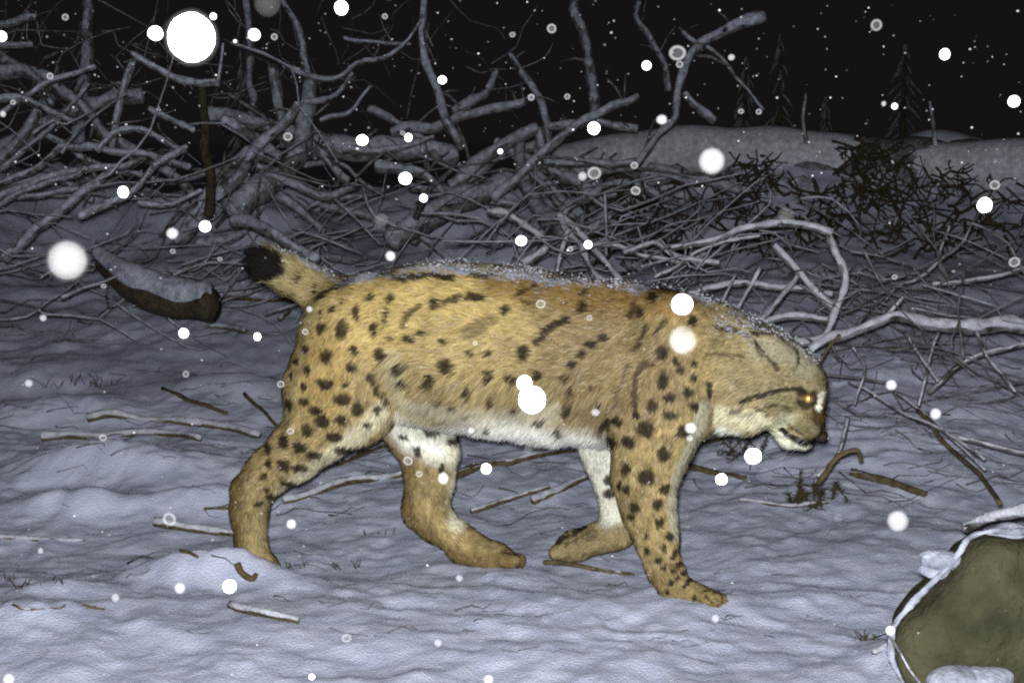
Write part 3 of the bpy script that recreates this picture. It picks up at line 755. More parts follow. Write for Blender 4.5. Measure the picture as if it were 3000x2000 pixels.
B = [
 # left brush pile
 ([(-60, 450), (0, 420), (80, 385), (150, 345), (215, 335), (290, 345), (380, 370), (440, 382)], 5.4, 5.0, 9, 7, 'long arched snowy branch sweeping over the left brush pile', None),
 ([(225, 345), (260, 310), (300, 297), (340, 304), (400, 340), (430, 350)], 5.1, 5.0, 8, 7, 'humped snowy branch rising over the long arched one', None),
 ([(-50, 475), (0, 455), (100, 415), (200, 385), (290, 375), (330, 355)], 5.3, 5.2, 9, 7, None, GL), ([(-40, 490), (0, 470), (60, 440), (150, 415), (195, 385)], 5.3, 5.1, 7, 6, None, GL),
 ([(175, 505), (260, 460), (330, 415), (380, 375), (428, 335)], 4.7, 5.0, 9, 8, 'straight snowy branch slanting up to the brush pile from the ground', None),
 ([(-30, 440), (60, 450), (160, 440), (230, 430), (262, 400)], 5.4, 5.2, 7, 6, None, GL), ([(-40, 72), (0, 60), (40, 50), (80, 42)], 6.1, 5.9, 9, 7, None, GL), ([(-40, 112), (0, 108), (72, 102)], 6.0, 5.9, 8, 6, None, GL),
 ([(-40, 110), (0, 130), (60, 160), (100, 200), (125, 235)], 6.6, 6.3, 12, 9, None, GL), ([(-60, 385), (0, 355), (70, 310), (150, 265), (230, 240), (330, 225)], 6.7, 6.4, 22, 16, 'thick dim snow-covered limb deep inside the left brush pile', None),
 ([(302, 122), (350, 155), (400, 180), (450, 192), (500, 195)], 5.1, 5.0, 8, 8, 'curved snowy branch resting across the broken stem', None), ([(498, 200), (505, 160), (512, 98)], 5.0, 5.0, 6, 3, 'thin upright twig at the end of the curved branch', None),
 ([(308, 138), (290, 190), (275, 250), (265, 300), (255, 350)], 5.5, 5.4, 10, 9, None, GL), ([(345, 252), (400, 280), (445, 302)], 5.1, 5.0, 8, 7, None, GL), ([(515, 275), (560, 300), (600, 330), (640, 360)], 5.4, 5.6, 12, 14, None, GL),
 ([(320, 470), (380, 475), (430, 455), (465, 440)], 5.0, 5.0, 6, 5, None, GL), ([(0, 590), (60, 540), (120, 500), (180, 450), (240, 400)], 5.0, 5.3, 14, 10, None, GL), ([(540, 508), (600, 525), (660, 555), (730, 600)], 4.9, 4.6, 14, 12, 'thick snowy branch running down behind the lynx tail', None),
 ([(628, 150), (636, 220), (652, 300), (660, 340)], 6.2, 6.1, 14, 14, None, GL), ([(715, 195), (705, 250), (690, 320), (655, 390), (600, 435), (540, 490)], 6.1, 5.7, 22, 32, 'thick bent snow-covered trunk leaning in the brush behind the tail', None),
 ([(660, 155), (720, 175), (780, 177), (830, 145), (900, 128), (965, 55)], 5.9, 5.7, 7, 4, 'wavy thin branch reaching up out of the brush pile', None), ([(700, 235), (750, 228), (785, 205), (810, 170)], 6.0, 5.9, 8, 5, None, GL), ([(735, 280), (800, 255), (850, 200)], 6.0, 6.0, 6, 4, None, GL),
 ([(975, -20), (968, 80), (985, 150), (1010, 230), (1038, 295), (1050, 340)], 6.0, 6.1, 9, 14, 'tall snowy stem curving up out of the frame behind the back', None), ([(790, 90), (860, 95), (945, 105)], 6.2, 6.2, 5, 3, None, GL), ([(645, 0), (680, 60), (700, 150), (712, 210)], 6.4, 6.2, 7, 12, None, GL),
 ([(900, 300), (1010, 292), (1080, 272), (1180, 240), (1230, 222)], 6.2, 6.0, 12, 8, None, GB), ([(700, 335), (850, 345), (950, 348), (1050, 365)], 6.1, 6.0, 26, 20, 'thick horizontal snow-covered limb above the lynx rump', None),
 ([(1175, 125), (1200, 170), (1235, 215), (1255, 280), (1262, 350)], 6.4, 6.2, 8, 12, None, GB), ([(900, 560), (1000, 490), (1080, 450), (1180, 420)], 5.5, 5.9, 30, 24, 'thick pale snow-covered log rising to the right behind the back', None),
 ([(1040, 430), (1100, 370), (1175, 325), (1230, 300)], 5.8, 6.0, 18, 12, None, GB), ([(1185, 330), (1195, 400), (1215, 455), (1250, 500), (1300, 540)], 6.0, 5.4, 14, 24, 'tapering snowy trunk falling down to the right behind the back', None),
 ([(1318, -20), (1330, 50), (1350, 120), (1362, 200), (1370, 290)], 7.0, 6.8, 12, 15, None, GB), ([(1470, 5), (1465, 40), (1500, 90), (1522, 140), (1538, 210)], 6.8, 6.6, 7, 9, None, GB),
 ([(1750, 33), (1680, 62), (1612, 100), (1582, 150), (1560, 220), (1530, 290), (1490, 345), (1460, 390)], 5.9, 5.7, 13, 9, 'big hooked snowy branch arching over against the dark sky', None), ([(1560, 65), (1610, 100), (1665, 145), (1700, 190), (1755, 255)], 6.2, 6.2, 5, 4, None, GB),
 ([(1262, 295), (1340, 285), (1400, 285), (1465, 300)], 6.2, 6.1, 9, 8, None, GB), ([(1265, 380), (1340, 380), (1465, 378)], 6.0, 6.0, 10, 7, None, GB), ([(1240, 300), (1262, 380), (1330, 420), (1380, 470)], 6.1, 5.9, 14, 16, None, GB), ([(1040, 260), (1110, 215), (1140, 165)], 6.5, 6.6, 14, 9, None, GB),
 ([(1570, 215), (1600, 250), (1640, 280)], 5.9, 5.9, 9, 12, None, GB),
 ([(205, -30), (198, 120), (192, 230), (186, 330)], 7.3, 7.2, 15, 20, 'dim upright tree stem behind the left brush pile', None), ([(560, -30), (572, 90), (578, 220), (585, 330)], 7.4, 7.3, 9, 13, 'slim dim tree stem behind the broken stem', None), ([(1850, 215), (1846, 270), (1850, 330)], 6.6, 6.6, 4, 6, 'thin broken stub standing up from the fallen trunk', None), ([(2135, 235), (2145, 290), (2150, 345)], 6.5, 6.5, 4, 7, 'curved stub standing up from the fallen trunk by the lone spruce', None),
 # nearer branches behind the shoulders
 ([(1120, 488), (1165, 497), (1210, 527), (1252, 560), (1240, 582), (1190, 612)], 4.5, 4.3, 9, 9, 'bent snowy branch with a sharp elbow just above the back', None),
 ([(1285, 492), (1303, 530), (1330, 565), (1350, 600), (1385, 650)], 4.5, 4.2, 9, 7, 'forked snowy branch sticking up above the middle of the back', None), ([(1288, 500), (1350, 560), (1385, 600), (1430, 655)], 4.5, 4.2, 9, 7, None, GB), ([(1305, 530), (1290, 580), (1280, 625)], 4.4, 4.3, 7, 6, None, GB),
 ([(1310, 572), (1400, 558), (1480, 588), (1560, 600), (1625, 578)], 4.4, 4.2, 6, 4, None, GB), ([(1388, 448), (1394, 520), (1392, 590)], 4.5, 4.4, 4, 5, None, GB), ([(1440, 585), (1500, 560), (1560, 590), (1650, 605)], 4.3, 4.1, 7, 6, None, GB),
 ([(1500, 640), (1560, 610), (1640, 565), (1740, 545)], 4.2, 4.1, 5, 4, None, GB), ([(1540, 570), (1640, 548), (1720, 535), (1800, 521), (1860, 525), (1912, 545)], 4.1, 3.9, 7, 9, 'snowy branch arching high over the neck and ending at a knob', None),
 ([(1908, 540), (1920, 580), (1938, 640), (1930, 700), (1905, 762), (1860, 785), (1800, 792)], 3.9, 3.7, 12, 9, 'hooped snowy branch curving down to the ears', None), ([(1782, 560), (1830, 622), (1880, 672), (1925, 712)], 4.0, 3.85, 11, 12, 'straight snowy branch leaning into the hooped branch', None),
 ([(1842, 625), (1790, 690), (1735, 745)], 3.95, 3.8, 7, 7, None, GB), ([(1745, 615), (1710, 680), (1690, 720)], 4.0, 3.9, 5, 5, None, GB), ([(1690, 630), (1660, 690)], 4.0, 3.9, 4, 4, None, GB), ([(1560, 690), (1680, 655), (1800, 660), (1910, 680)], 4.2, 4.0, 8, 7, None, GB), ([(1740, 745), (1820, 730), (1910, 735)], 3.9, 3.9, 10, 8, None, GB),
 ([(1850, 808), (1920, 772), (2000, 748), (2060, 737), (2150, 745), (2250, 745), (2352, 757), (2480, 765)], 3.65, 3.75, 11, 17, 'heavy snow-laden branch reaching in from the right at the ears', None), ([(2020, 745), (2045, 715), (2072, 682)], 3.7, 3.7, 9, 6, 'short snowy stub on the heavy snow-laden branch', None),
 ([(1880, 840), (1905, 795), (1930, 768)], 3.6, 3.6, 3.5, 4, 'bare yellow-brown twig behind the ears', 'DRY'),
 # right: twigs under the heavy branch
 ([(1950, 882), (2050, 930), (2150, 990), (2260, 1062)], 3.6, 3.2, 4, 4, None, GR), ([(2095, 950), (2180, 1030), (2250, 1100), (2305, 1150)], 3.5, 2.9, 5, 5, 'dark bare stick slanting down toward the boulder', 'DRY'),
 ([(2060, 905), (2160, 985), (2260, 1075)], 3.6, 3.2, 4, 3, None, GR), ([(2130, 900), (2230, 830), (2352, 790), (2420, 770)], 3.7, 3.8, 7, 6, None, GR), ([(2080, 760), (2120, 830), (2150, 880)], 3.7, 3.5, 5, 4, None, GR), ([(2160, 760), (2130, 830), (2110, 930)], 3.7, 3.5, 5, 4, None, GR), ([(1960, 800), (1990, 850), (1965, 930)], 3.6, 3.5, 4, 3, None, GR),
 ([(2240, 760), (2270, 830), (2330, 900)], 3.7, 3.5, 5, 4, None, GR), ([(2140, 655), (2250, 640), (2360, 620)], 4.2, 4.2, 6, 6, None, GR), ([(2020, 700), (2110, 640), (2200, 560), (2250, 490)], 4.3, 4.6, 5, 4, None, GR), ([(2190, 660), (2160, 590), (2180, 520)], 4.3, 4.4, 7, 4, None, GR), ([(2200, 1010), (2352, 1040), (2400, 1045)], 3.3, 3.3, 6, 6, None, GR),
 ([(1945, 960), (1930, 1040), (1880, 1090)], 3.3, 3.1, 6, 5, None, GR), ([(1880, 1110), (1920, 1050), (1965, 1035), (1975, 1060)], 3.1, 3.1, 7, 5, 'curled dark stick standing out of the needle clump', 'DRY'),
]
NAMED = {
 GL: iter(['second arched branch running just below the long arched one', 'thinner branch tucked under the two arched branches', 'low wavy branch with an upturned end under the arched branches', 'short rising snowy branch tip against the dark sky', 'short level snowy branch tip below the rising one', 'dim drooping branch sinking into the brush below the two branch tips', 'upright branch hanging down from the thin end of the curved branch', 'short snowy branch slanting down to the broken stem', 'sloping snowy limb running from the broken stem to the bent trunk', 'sagging thin branch ending at the foot of the broken stem', 'straight dim branch rising from behind the big round snowflake', 'upright snowy pole standing beside the bent trunk', 'curving side branch on the upper end of the bent trunk', 'thin slanting twig next to the side branch of the bent trunk', 'thin level twig below the wavy branch tip', 'tall dim stem leading down to the top of the bent trunk']),
 GB: iter(['long snowy branch rising gently from the tall curving stem', 'upright curved stem rising where the gently rising branch ends', 'snowy limb slanting up above the thick pale log', 'tall dim upright trunk against the dark sky', 'kinked thin stem between the tall dim trunk and the hooked branch', 'straight thin twig crossing behind the hooked branch', 'level snowy branch, upper of two parallel ones by the hooked branch', 'level snowy branch, lower of two parallel ones by the hooked branch', 'curved snowy limb dropping down past the two level branches', 'short stout stub pointing up beside the tall curving stem', 'short snowy side stub at the foot of the hooked branch', 'straight snowy prong of the forked branch above the back', 'short drooping prong of the forked branch above the back', 'long thin wavy twig crossing the forked branch', 'thin upright twig standing beside the forked branch', 'arched thin twig lying just above the shoulders', 'thin twig rising under the branch that arches over the neck', 'side branch slanting from the straight leaning branch down to the neck', 'thin twig leaning beside the slanting side branch above the neck', 'shortest thin twig leaning above the neck', 'long low branch lying behind the neck', 'short snow-thick branch lying inside the foot of the hooped branch']),
 GR: iter(['long thin twig slanting down away from the forehead', 'thin twig running parallel to the dark bare stick', 'snowy twig rising to meet the heavy snow-laden branch', 'thin twig hanging from the middle of the heavy branch', 'longest thin twig hanging down from the heavy branch', 'bent thin twig hanging just in front of the ears', 'thin twig slanting down from the thick end of the heavy branch', 'level snowy twig above the heavy branch', 'long thin twig rising from the stub of the heavy branch', 'crooked upright twig above the heavy branch', 'short level twig on the snow beyond the dark bare stick', 'curved twig hanging down in front of the nose'])}
for pts, d0, d1, r0, r1, lab, g in B:
    if g in NAMED: lab = next(NAMED[g])
    if g == 'DRY':
        traced(pts, d0, d1, r0, r1, name='twig', label=lab, cat='twig', mat=M_DRY, snow=0)
    elif g == GR:
        traced(pts, d0, d1, r0, r1, name='twig', label=lab, cat='twig', group=g, snow=.7)
    else:
        traced(pts, d0, d1, r0, r1, label=lab, group=g)

RL = random.Random(21)
for k in range(30):
    left = k % 2 == 0
    px = RL.uniform(-40, 760) if left else RL.uniform(700, 1520); py = RL.uniform(240, 560) if left else RL.uniform(330, 570)
    d = RL.uniform(5.4, 6.6); a = math.radians(RL.uniform(-50, 50)); L = RL.uniform(.35, .8); p = at(px, py, d)
    dv = np.array([math.cos(a), RL.uniform(-.4, .4), math.sin(a)]) * L * .5; sd = np.array([0, 0, RL.uniform(-.08, .14)])
    r = RL.uniform(.012, .034)
    branch(np.array([p - dv, p - dv * .3 + sd * .8, p + dv * .35 + sd, p + dv]), r, r * RL.uniform(.55, .9), name='branch',
           label='stout snow-muffled limb half hidden in the left brush pile' if left else 'stout snow-muffled limb lying deep behind the lynx', group='stout limbs deep in the left brush' if left else 'stout limbs deep behind the lynx', lump=.25)

# broken upright stem in the left brush
st = traced([(462, 180), (466, 260), (472, 330), (476, 400), (478, 500)], 5.3, 5.2, 10, 12, name='broken_stem', label='upright broken brown stem standing in the left brush pile', cat='stem', mat=M_BARK, snow=0, lump=.1, k=10)
# fallen trunk across the right background
P = np.array([at(1290, 392, 7.1), at(1440, 372, 6.95), at(1700, 362, 6.8), at(1900, 375, 6.7), at(2100, 388, 6.6), at(2352, 400, 6.5), at(2700, 420, 6.4)])
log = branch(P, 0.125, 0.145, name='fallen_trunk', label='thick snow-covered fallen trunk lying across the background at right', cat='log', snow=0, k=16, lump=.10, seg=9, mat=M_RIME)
c = catmull(P, 12); tt = np.linspace(0, 1, len(c))
c = c + np.stack([noise3(c * 2.5, 881), noise3(c * 2.5, 882), noise3(c * 3.5, 883)], 1) * .045
V, F = tube(c + np.array([0, -0.03, 0.03]), (0.115 + 0.02 * tt) * (1 + .25 * noise3(c * 3, 884)), 20, .22, 901)
link('snow', mesh_np('snow', V, tri(F)), M_SNOWN, parent=log)  # brightened snow copy used to lighten the far trunk
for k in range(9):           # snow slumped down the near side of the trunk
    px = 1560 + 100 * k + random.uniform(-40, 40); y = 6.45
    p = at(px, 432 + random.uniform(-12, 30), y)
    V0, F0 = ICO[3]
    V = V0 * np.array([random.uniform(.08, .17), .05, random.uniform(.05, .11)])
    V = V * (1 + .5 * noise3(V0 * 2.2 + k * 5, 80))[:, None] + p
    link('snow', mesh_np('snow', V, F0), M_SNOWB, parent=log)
# short log at left, snow on its top
P = np.array([at(232, 596, 4.85), at(300, 645, 4.72), at(370, 676, 4.66), at(430, 690, 4.62), at(486, 694, 4.58)])
cl = catmull(P, 8); tl_ = np.linspace(0, 1, len(cl)); prof = .030 + .024 * np.clip(tl_ * 2.2, 0, 1) ** .7
V, F = tube(cl + np.array([0, 0, -.012]), prof * (1 + .25 * noise3(cl * 14, 66)), 14, .25, 65)
lg = link('short_log', mesh_np('short_log', V, tri(F)), M_BARK, label='short dark log under a rounded snow cap lying left of the tail', cat='log')
V, F = tube(cl + np.array([-.012, -.006, .030]), prof * .80 * (1 + .3 * noise3(cl * 9, 67)), 14, .16, 77)
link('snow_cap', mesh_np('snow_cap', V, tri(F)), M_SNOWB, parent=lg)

def ground_stick(pts, r, label, mat=None, snow=.8, sink=.2, up=0.0, name='stick'):
    P = []
    for px, py in pts:
        g = on_ground(px, py)
        if g is None: g = at(px, py, 6)
        P.append(g + np.array([0, 0, up]))
    P = np.array(P); y = P[:, 1].mean(); rr = r * y / FPX
    P[:, 2] += rr * (1 - sink)
    return branch(P, rr, rr * .75, name=name, label=label, cat='stick', mat=mat or M_DRY, snow=snow, k=9, lump=.14, seg=6, lift=.75)
ground_stick([(362, 1207), (430, 1222), (500, 1230), (540, 1233)], 11, 'broken brown stick with snow on top by the hind paw')
ground_stick([(535, 1396), (590, 1414), (640, 1428), (686, 1438)], 11, 'short brown stick under a snow ridge in the open snow below the hind paw')
ground_stick([(470, 1173), (505, 1172), (545, 1172)], 5, 'thin stub of stick just behind the hock', snow=.3)
ground_stick([(655, 1158), (780, 1122), (860, 1103), (940, 1092)], 11, 'long snow-topped stick running between the two hind legs')
ground_stick([(1045, 1100), (1130, 1072), (1220, 1055), (1330, 1035)], 12, 'brown stick on the snow below the belly', snow=.5)
ground_stick([(780, 1070), (850, 1040), (930, 1012)], 13, 'brown branch piece showing behind the far hind leg', snow=.6)
ground_stick([(1225, 1160), (1280, 1130), (1350, 1100)], 11, 'short tan stick with snow beside the lifted forepaw')
ground_stick([(1245, 1300), (1340, 1310), (1455, 1322)], 7, 'thin straight stick under the lifted forepaw', snow=.3)
ground_stick([(1560, 1072), (1640, 1090), (1710, 1102)], 9, 'split tan stick in front of the near foreleg', snow=.2)
ground_stick([(1590, 1030), (1660, 1012), (1720, 1000)], 12, 'snow-capped stick behind the chest below the jaw')
ground_stick([(1955, 1090), (2040, 1112), (2125, 1142)], 11, 'stout brown stick lying right of the needle clump', snow=.2)
ground_stick([(375, 895), (440, 928), (520, 958)], 6, 'thin bare stick left of the rump', snow=0)
ground_stick([(563, 905), (600, 945), (640, 985)], 5, 'thin bare stick pointing at the near thigh', snow=0)
ground_stick([(195, 972), (340, 966), (430, 982), (510, 988), (600, 1012)], 10, 'long curved snow-laden branch reaching the thigh from the left', snow=1)
ground_stick([(100, 1014), (230, 1004), (380, 1004), (460, 1014)], 9, 'snow-laden branch half buried in front of the long curved one', snow=1)
ground_stick([(470, 700), (560, 692), (640, 698), (700, 706)], 13, 'snow-covered branch on the slope below the tail', snow=1)
ground_stick([(560, 768), (520, 760), (470, 755)], 7, 'short stick leaning by the snow lump left of the rump', snow=1)
ground_stick([(0, 1235), (90, 1240), (190, 1245)], 6, 'snow-covered stick at the left edge of the open snow', snow=1)
ground_stick([(30, 1392), (60, 1402), (130, 1400), (150, 1392)], 4, 'crooked little stick poking from a snow bump', snow=.4)
ground_stick([(190, 1392), (215, 1398), (240, 1402)], 4, 'small bark chip stick lying beside the crooked one', snow=.2)
ground_stick([(545, 1300), (556, 1322), (578, 1335), (588, 1325)], 9, 'curled brown piece of bark below the hind paw', snow=0)
ground_stick([(415, 1268), (435, 1272), (455, 1282)], 5, 'small brown wood chip near the broken stick', snow=0)
ground_stick([(700, 1030), (800, 1000), (900, 990)], 6, 'pale thin stick lying in the gap between thigh and far hind leg', snow=.5)
ground_stick([(1080, 1180), (1180, 1150), (1260, 1120)], 8, 'snowy brown stick lying below the belly beside the far hind leg', snow=.6)
ground_stick([(1700, 1150), (1800, 1165), (1900, 1160)], 6, 'half-buried stick lying before the needle clump', snow=.7)
ground_stick([(645, 742), (665, 715), (685, 700)], 7, 'stubby snowy stick standing beside the rump', snow=1)

# ------------------------------------------------------------------ fine twigs nobody could count
def tangle(name, label, regions, seedv, snow=True, parent=None):
    R = random.Random(seedv)
    Vb, Fb, Vs, Fs_ = [], [], [], []; nb = ns = 0
    for (x0, x1, y0, y1, d0, d1, n, l0, l1, r0, r1, a0, a1) in regions:
        for _ in range(n):
            px, py, d = R.uniform(x0, x1), R.uniform(y0, y1), R.uniform(d0, d1)
            p = at(px, py, d)
            gz = float(height(p[0], p[1]))
            if p[2] < gz + .02 or r1 <= .003:          # the finest bits lie on the snow
                g = on_ground(px, py)
                if g is None: continue
                p = g + np.array([0, 0, .004 if r1 <= .003 else .015]); d = p[1]
            L = R.uniform(l0, l1); a = math.radians(R.uniform(a0, a1)); b = R.uniform(-.6, .6)
            dv = np.array([math.cos(a) * math.cos(b), math.sin(b), math.sin(a)]); dv /= np.linalg.norm(dv)
            k1 = np.array([R.gauss(0, 1), R.gauss(0, 1), R.gauss(0, 1)]) * L * .10
            ts = np.linspace(-.5, .5, 7)
            c = p + dv * (ts * L)[:, None] + k1 * (1 - 4 * ts ** 2)[:, None] + np.array([R.gauss(0, 1), R.gauss(0, 1), R.gauss(0, 1)]) * L * .04 * np.sin(ts * 9)[:, None]
            gg = ground_z(c[:, 0], c[:, 1]); c[:, 2] = np.maximum(c[:, 2], gg + .001)
            if r1 <= .003: c[:, 2] = np.minimum(c[:, 2], gg + .02)
            r = R.uniform(r0, r1); rad = r * (1 - .6 * (ts + .5))
            V, F = tube(c, rad, 5, .1, 5); F = tri(F)
            Vb.append(V); Fb.append(F + nb); nb += len(V)
            if snow and R.random() < (.35 if seedv == 3 else .7):
                V, F = tube(c + np.array([0, -.1, .6]) * rad[:, None], rad * .95, 5, .3, 6); F = tri(F)
                Vs.append(V); Fs_.append(F + ns); ns += len(V)
    o = link(name, mesh_np(name, np.concatenate(Vb), np.concatenate(Fb)), M_FROST if snow else M_BARK, label=label, cat='brush', kind='stuff')
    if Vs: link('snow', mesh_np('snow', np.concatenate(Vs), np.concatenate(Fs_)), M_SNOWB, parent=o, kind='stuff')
tangle('brush_tangle', 'fine snowy twigs tangled through the left brush pile', [(-60, 720, 230, 620, 4.9, 6.6, 55, .2, .7, .003, .006, -60, 60), (-60, 1250, -20, 260, 6.6, 8.2, 80, .2, .5, .003, .005, -80, 80), (0, 760, 560, 760, 4.6, 5.6, 60, .2, .5, .003, .007, -30, 30)], 1)
tangle('brush_tangle', 'fine snowy twigs tangled behind the back of the lynx', [(700, 1600, 380, 640, 4.8, 6.2, 50, .25, .7, .003, .007, -50, 50), (1150, 2000, 500, 740, 3.9, 4.9, 70, .15, .5, .0025, .0045, -40, 50)], 2)
tangle('brush_tangle', 'fine snowy twigs spread over the snow beyond the head', [(1880, 2420, 600, 960, 3.5, 5.0, 75, .2, .6, .002, .004, -55, 35), (1700, 2420, 900, 1150, 3.0, 3.8, 60, .12, .4, .0012, .0028, -50, 30), (560, 1500, 1000, 1200, 3.0, 3.8, 40, .06, .25, .0015, .003, -30, 30), (0, 2000, 1050, 1500, 2.3, 3.6, 70, .02, .09, .001, .0022, -20, 20), (0, 640, 760, 1040, 3.4, 4.6, 40, .05, .3, .0015, .003, -25, 25)], 3)
tangle('needle_brush', 'dark snowless brush filling the gap under the fallen trunk', [(1300, 2420, 425, 600, 5.6, 6.5, 330, .06, .24, .003, .009, -80, 80), (1930, 2080, 330, 460, 6.1, 6.35, 90, .05, .16, .003, .008, -80, 80), (1690, 1790, 360, 440, 6.1, 6.4, 40, .05, .14, .003, .007, -80, 80), (2090, 2230, 380, 450, 6.1, 6.35, 40, .05, .14, .003, .007, -80, 80)], 4, snow=False)

# ------------------------------------------------------------------ young spruces against the dark
def spruce(px, py_top, py_base, y, wpx, lab, seed):
    R = random.Random(seed)
    top = at(px, py_top, y); base = at(px + R.uniform(-10, 10), py_base, y)
    base[2] = min(base[2], float(height(base[0], base[1])) + .1)
    t = np.linspace(0, 1, 8)[:, None]
    V, F = tube(top + (base - top) * t, np.linspace(.004, .016, 8), 6)
    root = bpy.data.objects.new('young_spruce', None); COL.objects.link(root); root.location = base
    root['label'] = lab; root['category'] = 'tree'; root['group'] = 'young spruces in the dark background'
    link('trunk', mesh_np('trunk', V - base, tri(F)), M_BARK, parent=root)
    Vn, Fn, n0 = [], [], 0; Vs, Fs2, n1 = [], [], 0
    H = np.linalg.norm(top - base); wm = wpx * y / FPX
    for k in range(int(34)):
        s = (k + R.random()) / 34; ang = R.uniform(0, 6.28)
        p = top + (base - top) * s
        L = wm * (0.12 + .9 * s ** .8) * R.uniform(.6, 1.1)
        d = np.array([math.cos(ang), math.sin(ang), -.25 - .3 * s]); tip = p + d * L
        for q in range(46):
            u = R.random(); c = p + (tip - p) * u + np.array([0, 0, -.05 * u * u])
            nd = np.array([R.gauss(0, 1), R.gauss(0, 1), R.gauss(0, .6) - .2]); nd = nd / np.linalg.norm(nd) + d * .7
            e1 = c + nd * R.uniform(.014, .026); w = np.array([R.gauss(0, 1), R.gauss(0, 1), R.gauss(0, 1)]); w = np.cross(nd, w); w = w / np.linalg.norm(w) * .0016
            Vn += [c - w, c + w, e1]; Fn.append([n0, n0 + 1, n0 + 2]); n0 += 3
        V, F = tube(np.array([p + (tip - p) * u + np.array([0, 0, .006 - .05 * u * u]) for u in (0.2, .5, .8, 1)]), np.array([.006, .008, .007, .003]) * R.uniform(.6, 1.3), 5, .3, k); F = tri(F)
        Vs.append(V); Fs2.append(F + n1); n1 += len(V)
    link('crown', mesh_np('crown', np.array(Vn) - base, np.array(Fn), False), M_MOSS, parent=root)
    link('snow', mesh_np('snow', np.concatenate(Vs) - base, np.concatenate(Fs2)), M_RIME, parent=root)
spruce(2080, 95, 330, 8.0, 70, 'small young spruce standing alone behind the fallen trunk', 1)
spruce(1895, 220, 330, 8.0, 32, 'tiny spruce tip beside the lone young spruce', 2)
spruce(1795, 75, 330, 7.6, 60, 'young spruce under the hooked snowy branch', 3)
spruce(1715, 130, 330, 7.8, 45, 'slender young spruce inside the curve of the hooked branch', 4)
spruce(560, 90, 420, 7.4, 70, 'dim young spruce standing behind the left brush pile', 5)
spruce(190, 40, 380, 7.6, 90, 'wide dim spruce behind the far left of the brush', 6)

# ------------------------------------------------------------------ needle clump, grass tufts
def clump(px, py, w, n, lab, seed):
    """dead spruce sprigs sticking out of the snow: little tufts of needles on short stems"""
    R = random.Random(seed); g = on_ground(px, py)
    V, F, k = [], [], 0
    for _ in range(16):
        b = g + np.array([R.gauss(0, w), R.gauss(0, w * .6), 0]); b[2] = float(ground_z(b[0], b[1])) - .004
        ax = np.array([R.gauss(0, .8), R.gauss(0, .5), R.uniform(.3, 1.1)]); ax /= np.linalg.norm(ax); L = R.uniform(.03, .085)
        for q in range(n):
            u = R.random(); c = b + ax * L * u
            d = ax * .7 + np.array([R.gauss(0, .7), R.gauss(0, .7), R.gauss(0, .6)]); d /= np.linalg.norm(d)
            e1 = c + d * R.uniform(.010, .022); sd = np.cross(d, [R.gauss(0, 1), R.gauss(0, 1), .3]); sd = sd / (np.linalg.norm(sd) + 1e-6) * R.uniform(.0007, .0014)
            V += [c - sd, c + sd, e1]; F.append([k, k + 1, k + 2]); k += 3
    link('needle_clump', mesh_np('needle_clump', np.array(V), np.array(F), False), M_MOSS, label=lab, cat='debris')
clump(1868, 1160, .042, 90, 'dark clump of dead needles poking through the snow below the chin', 1)
clump(1700, 1050, .035, 50, 'sparse dead needles on the snow between foreleg and chin', 5)
def tuft(px, py, n, h, lab, seed, spread=.03):
    R = random.Random(seed); g = on_ground(px, py); V, F, k = [], [], 0
    for _ in range(n):
        b = g + np.array([R.uniform(-spread, spread), R.uniform(-.01, .01), -.004])
        d = np.array([R.gauss(0, .45), R.gauss(0, .3), 1.0]); L = h * R.uniform(.5, 1.1)
        c = np.array([b, b + d * L * .5, b + d * L + np.array([R.gauss(0, .2) * L, 0, -.1 * L])])
        v, f = tube(c, np.array([.0016, .0013, .0005]), 4); f = tri(f); V.append(v); F.append(f + k); k += len(v)
    link('grass_tuft', mesh_np('grass_tuft', np.concatenate(V), np.concatenate(F)), M_STALK, label=lab, cat='grass')
tuft(680, 1305, 8, .03, 'small dark grass tuft right of the buried hind paw', 1)
tuft(790, 1308, 10, .032, 'wide dark grass tuft between the hind paws', 2, .035)
tuft(190, 885, 16, .05, 'dead stalks standing on the snowy slope at left', 3, .06)
tuft(120, 890, 8, .045, 'few dead stalks beside the larger bunch of stalks', 4, .03)
tuft(250, 880, 7, .035, 'short dead grass blades right of the stalks', 5, .025)
tuft(1025, 1240, 3, .03, 'lone dry stalk behind the far hind paw', 6, .01)
tuft(895, 1315, 3, .012, 'tiny dark sprig on the snow before the far hind paw', 7, .006)
tuft(2010, 1470, 12, .03, 'dark dead sprigs at the foot of the boulder', 8, .03)
tuft(870, 1225, 5, .025, 'dry twiggy stalks on the snow between the legs', 9, .04)

tuft(60, 1345, 7, .022, 'dark bits of moss on the snow bump at the left', 10, .03)
tuft(140, 1338, 6, .02, 'small dark sprigs beside the crooked little stick', 11, .02)
tuft(22, 1335, 5, .03, 'dark stalks at the left edge of the open snow', 12, .012)
tuft(205, 1400, 5, .012, 'tiny moss bits beside the bark chip stick', 13, .01)
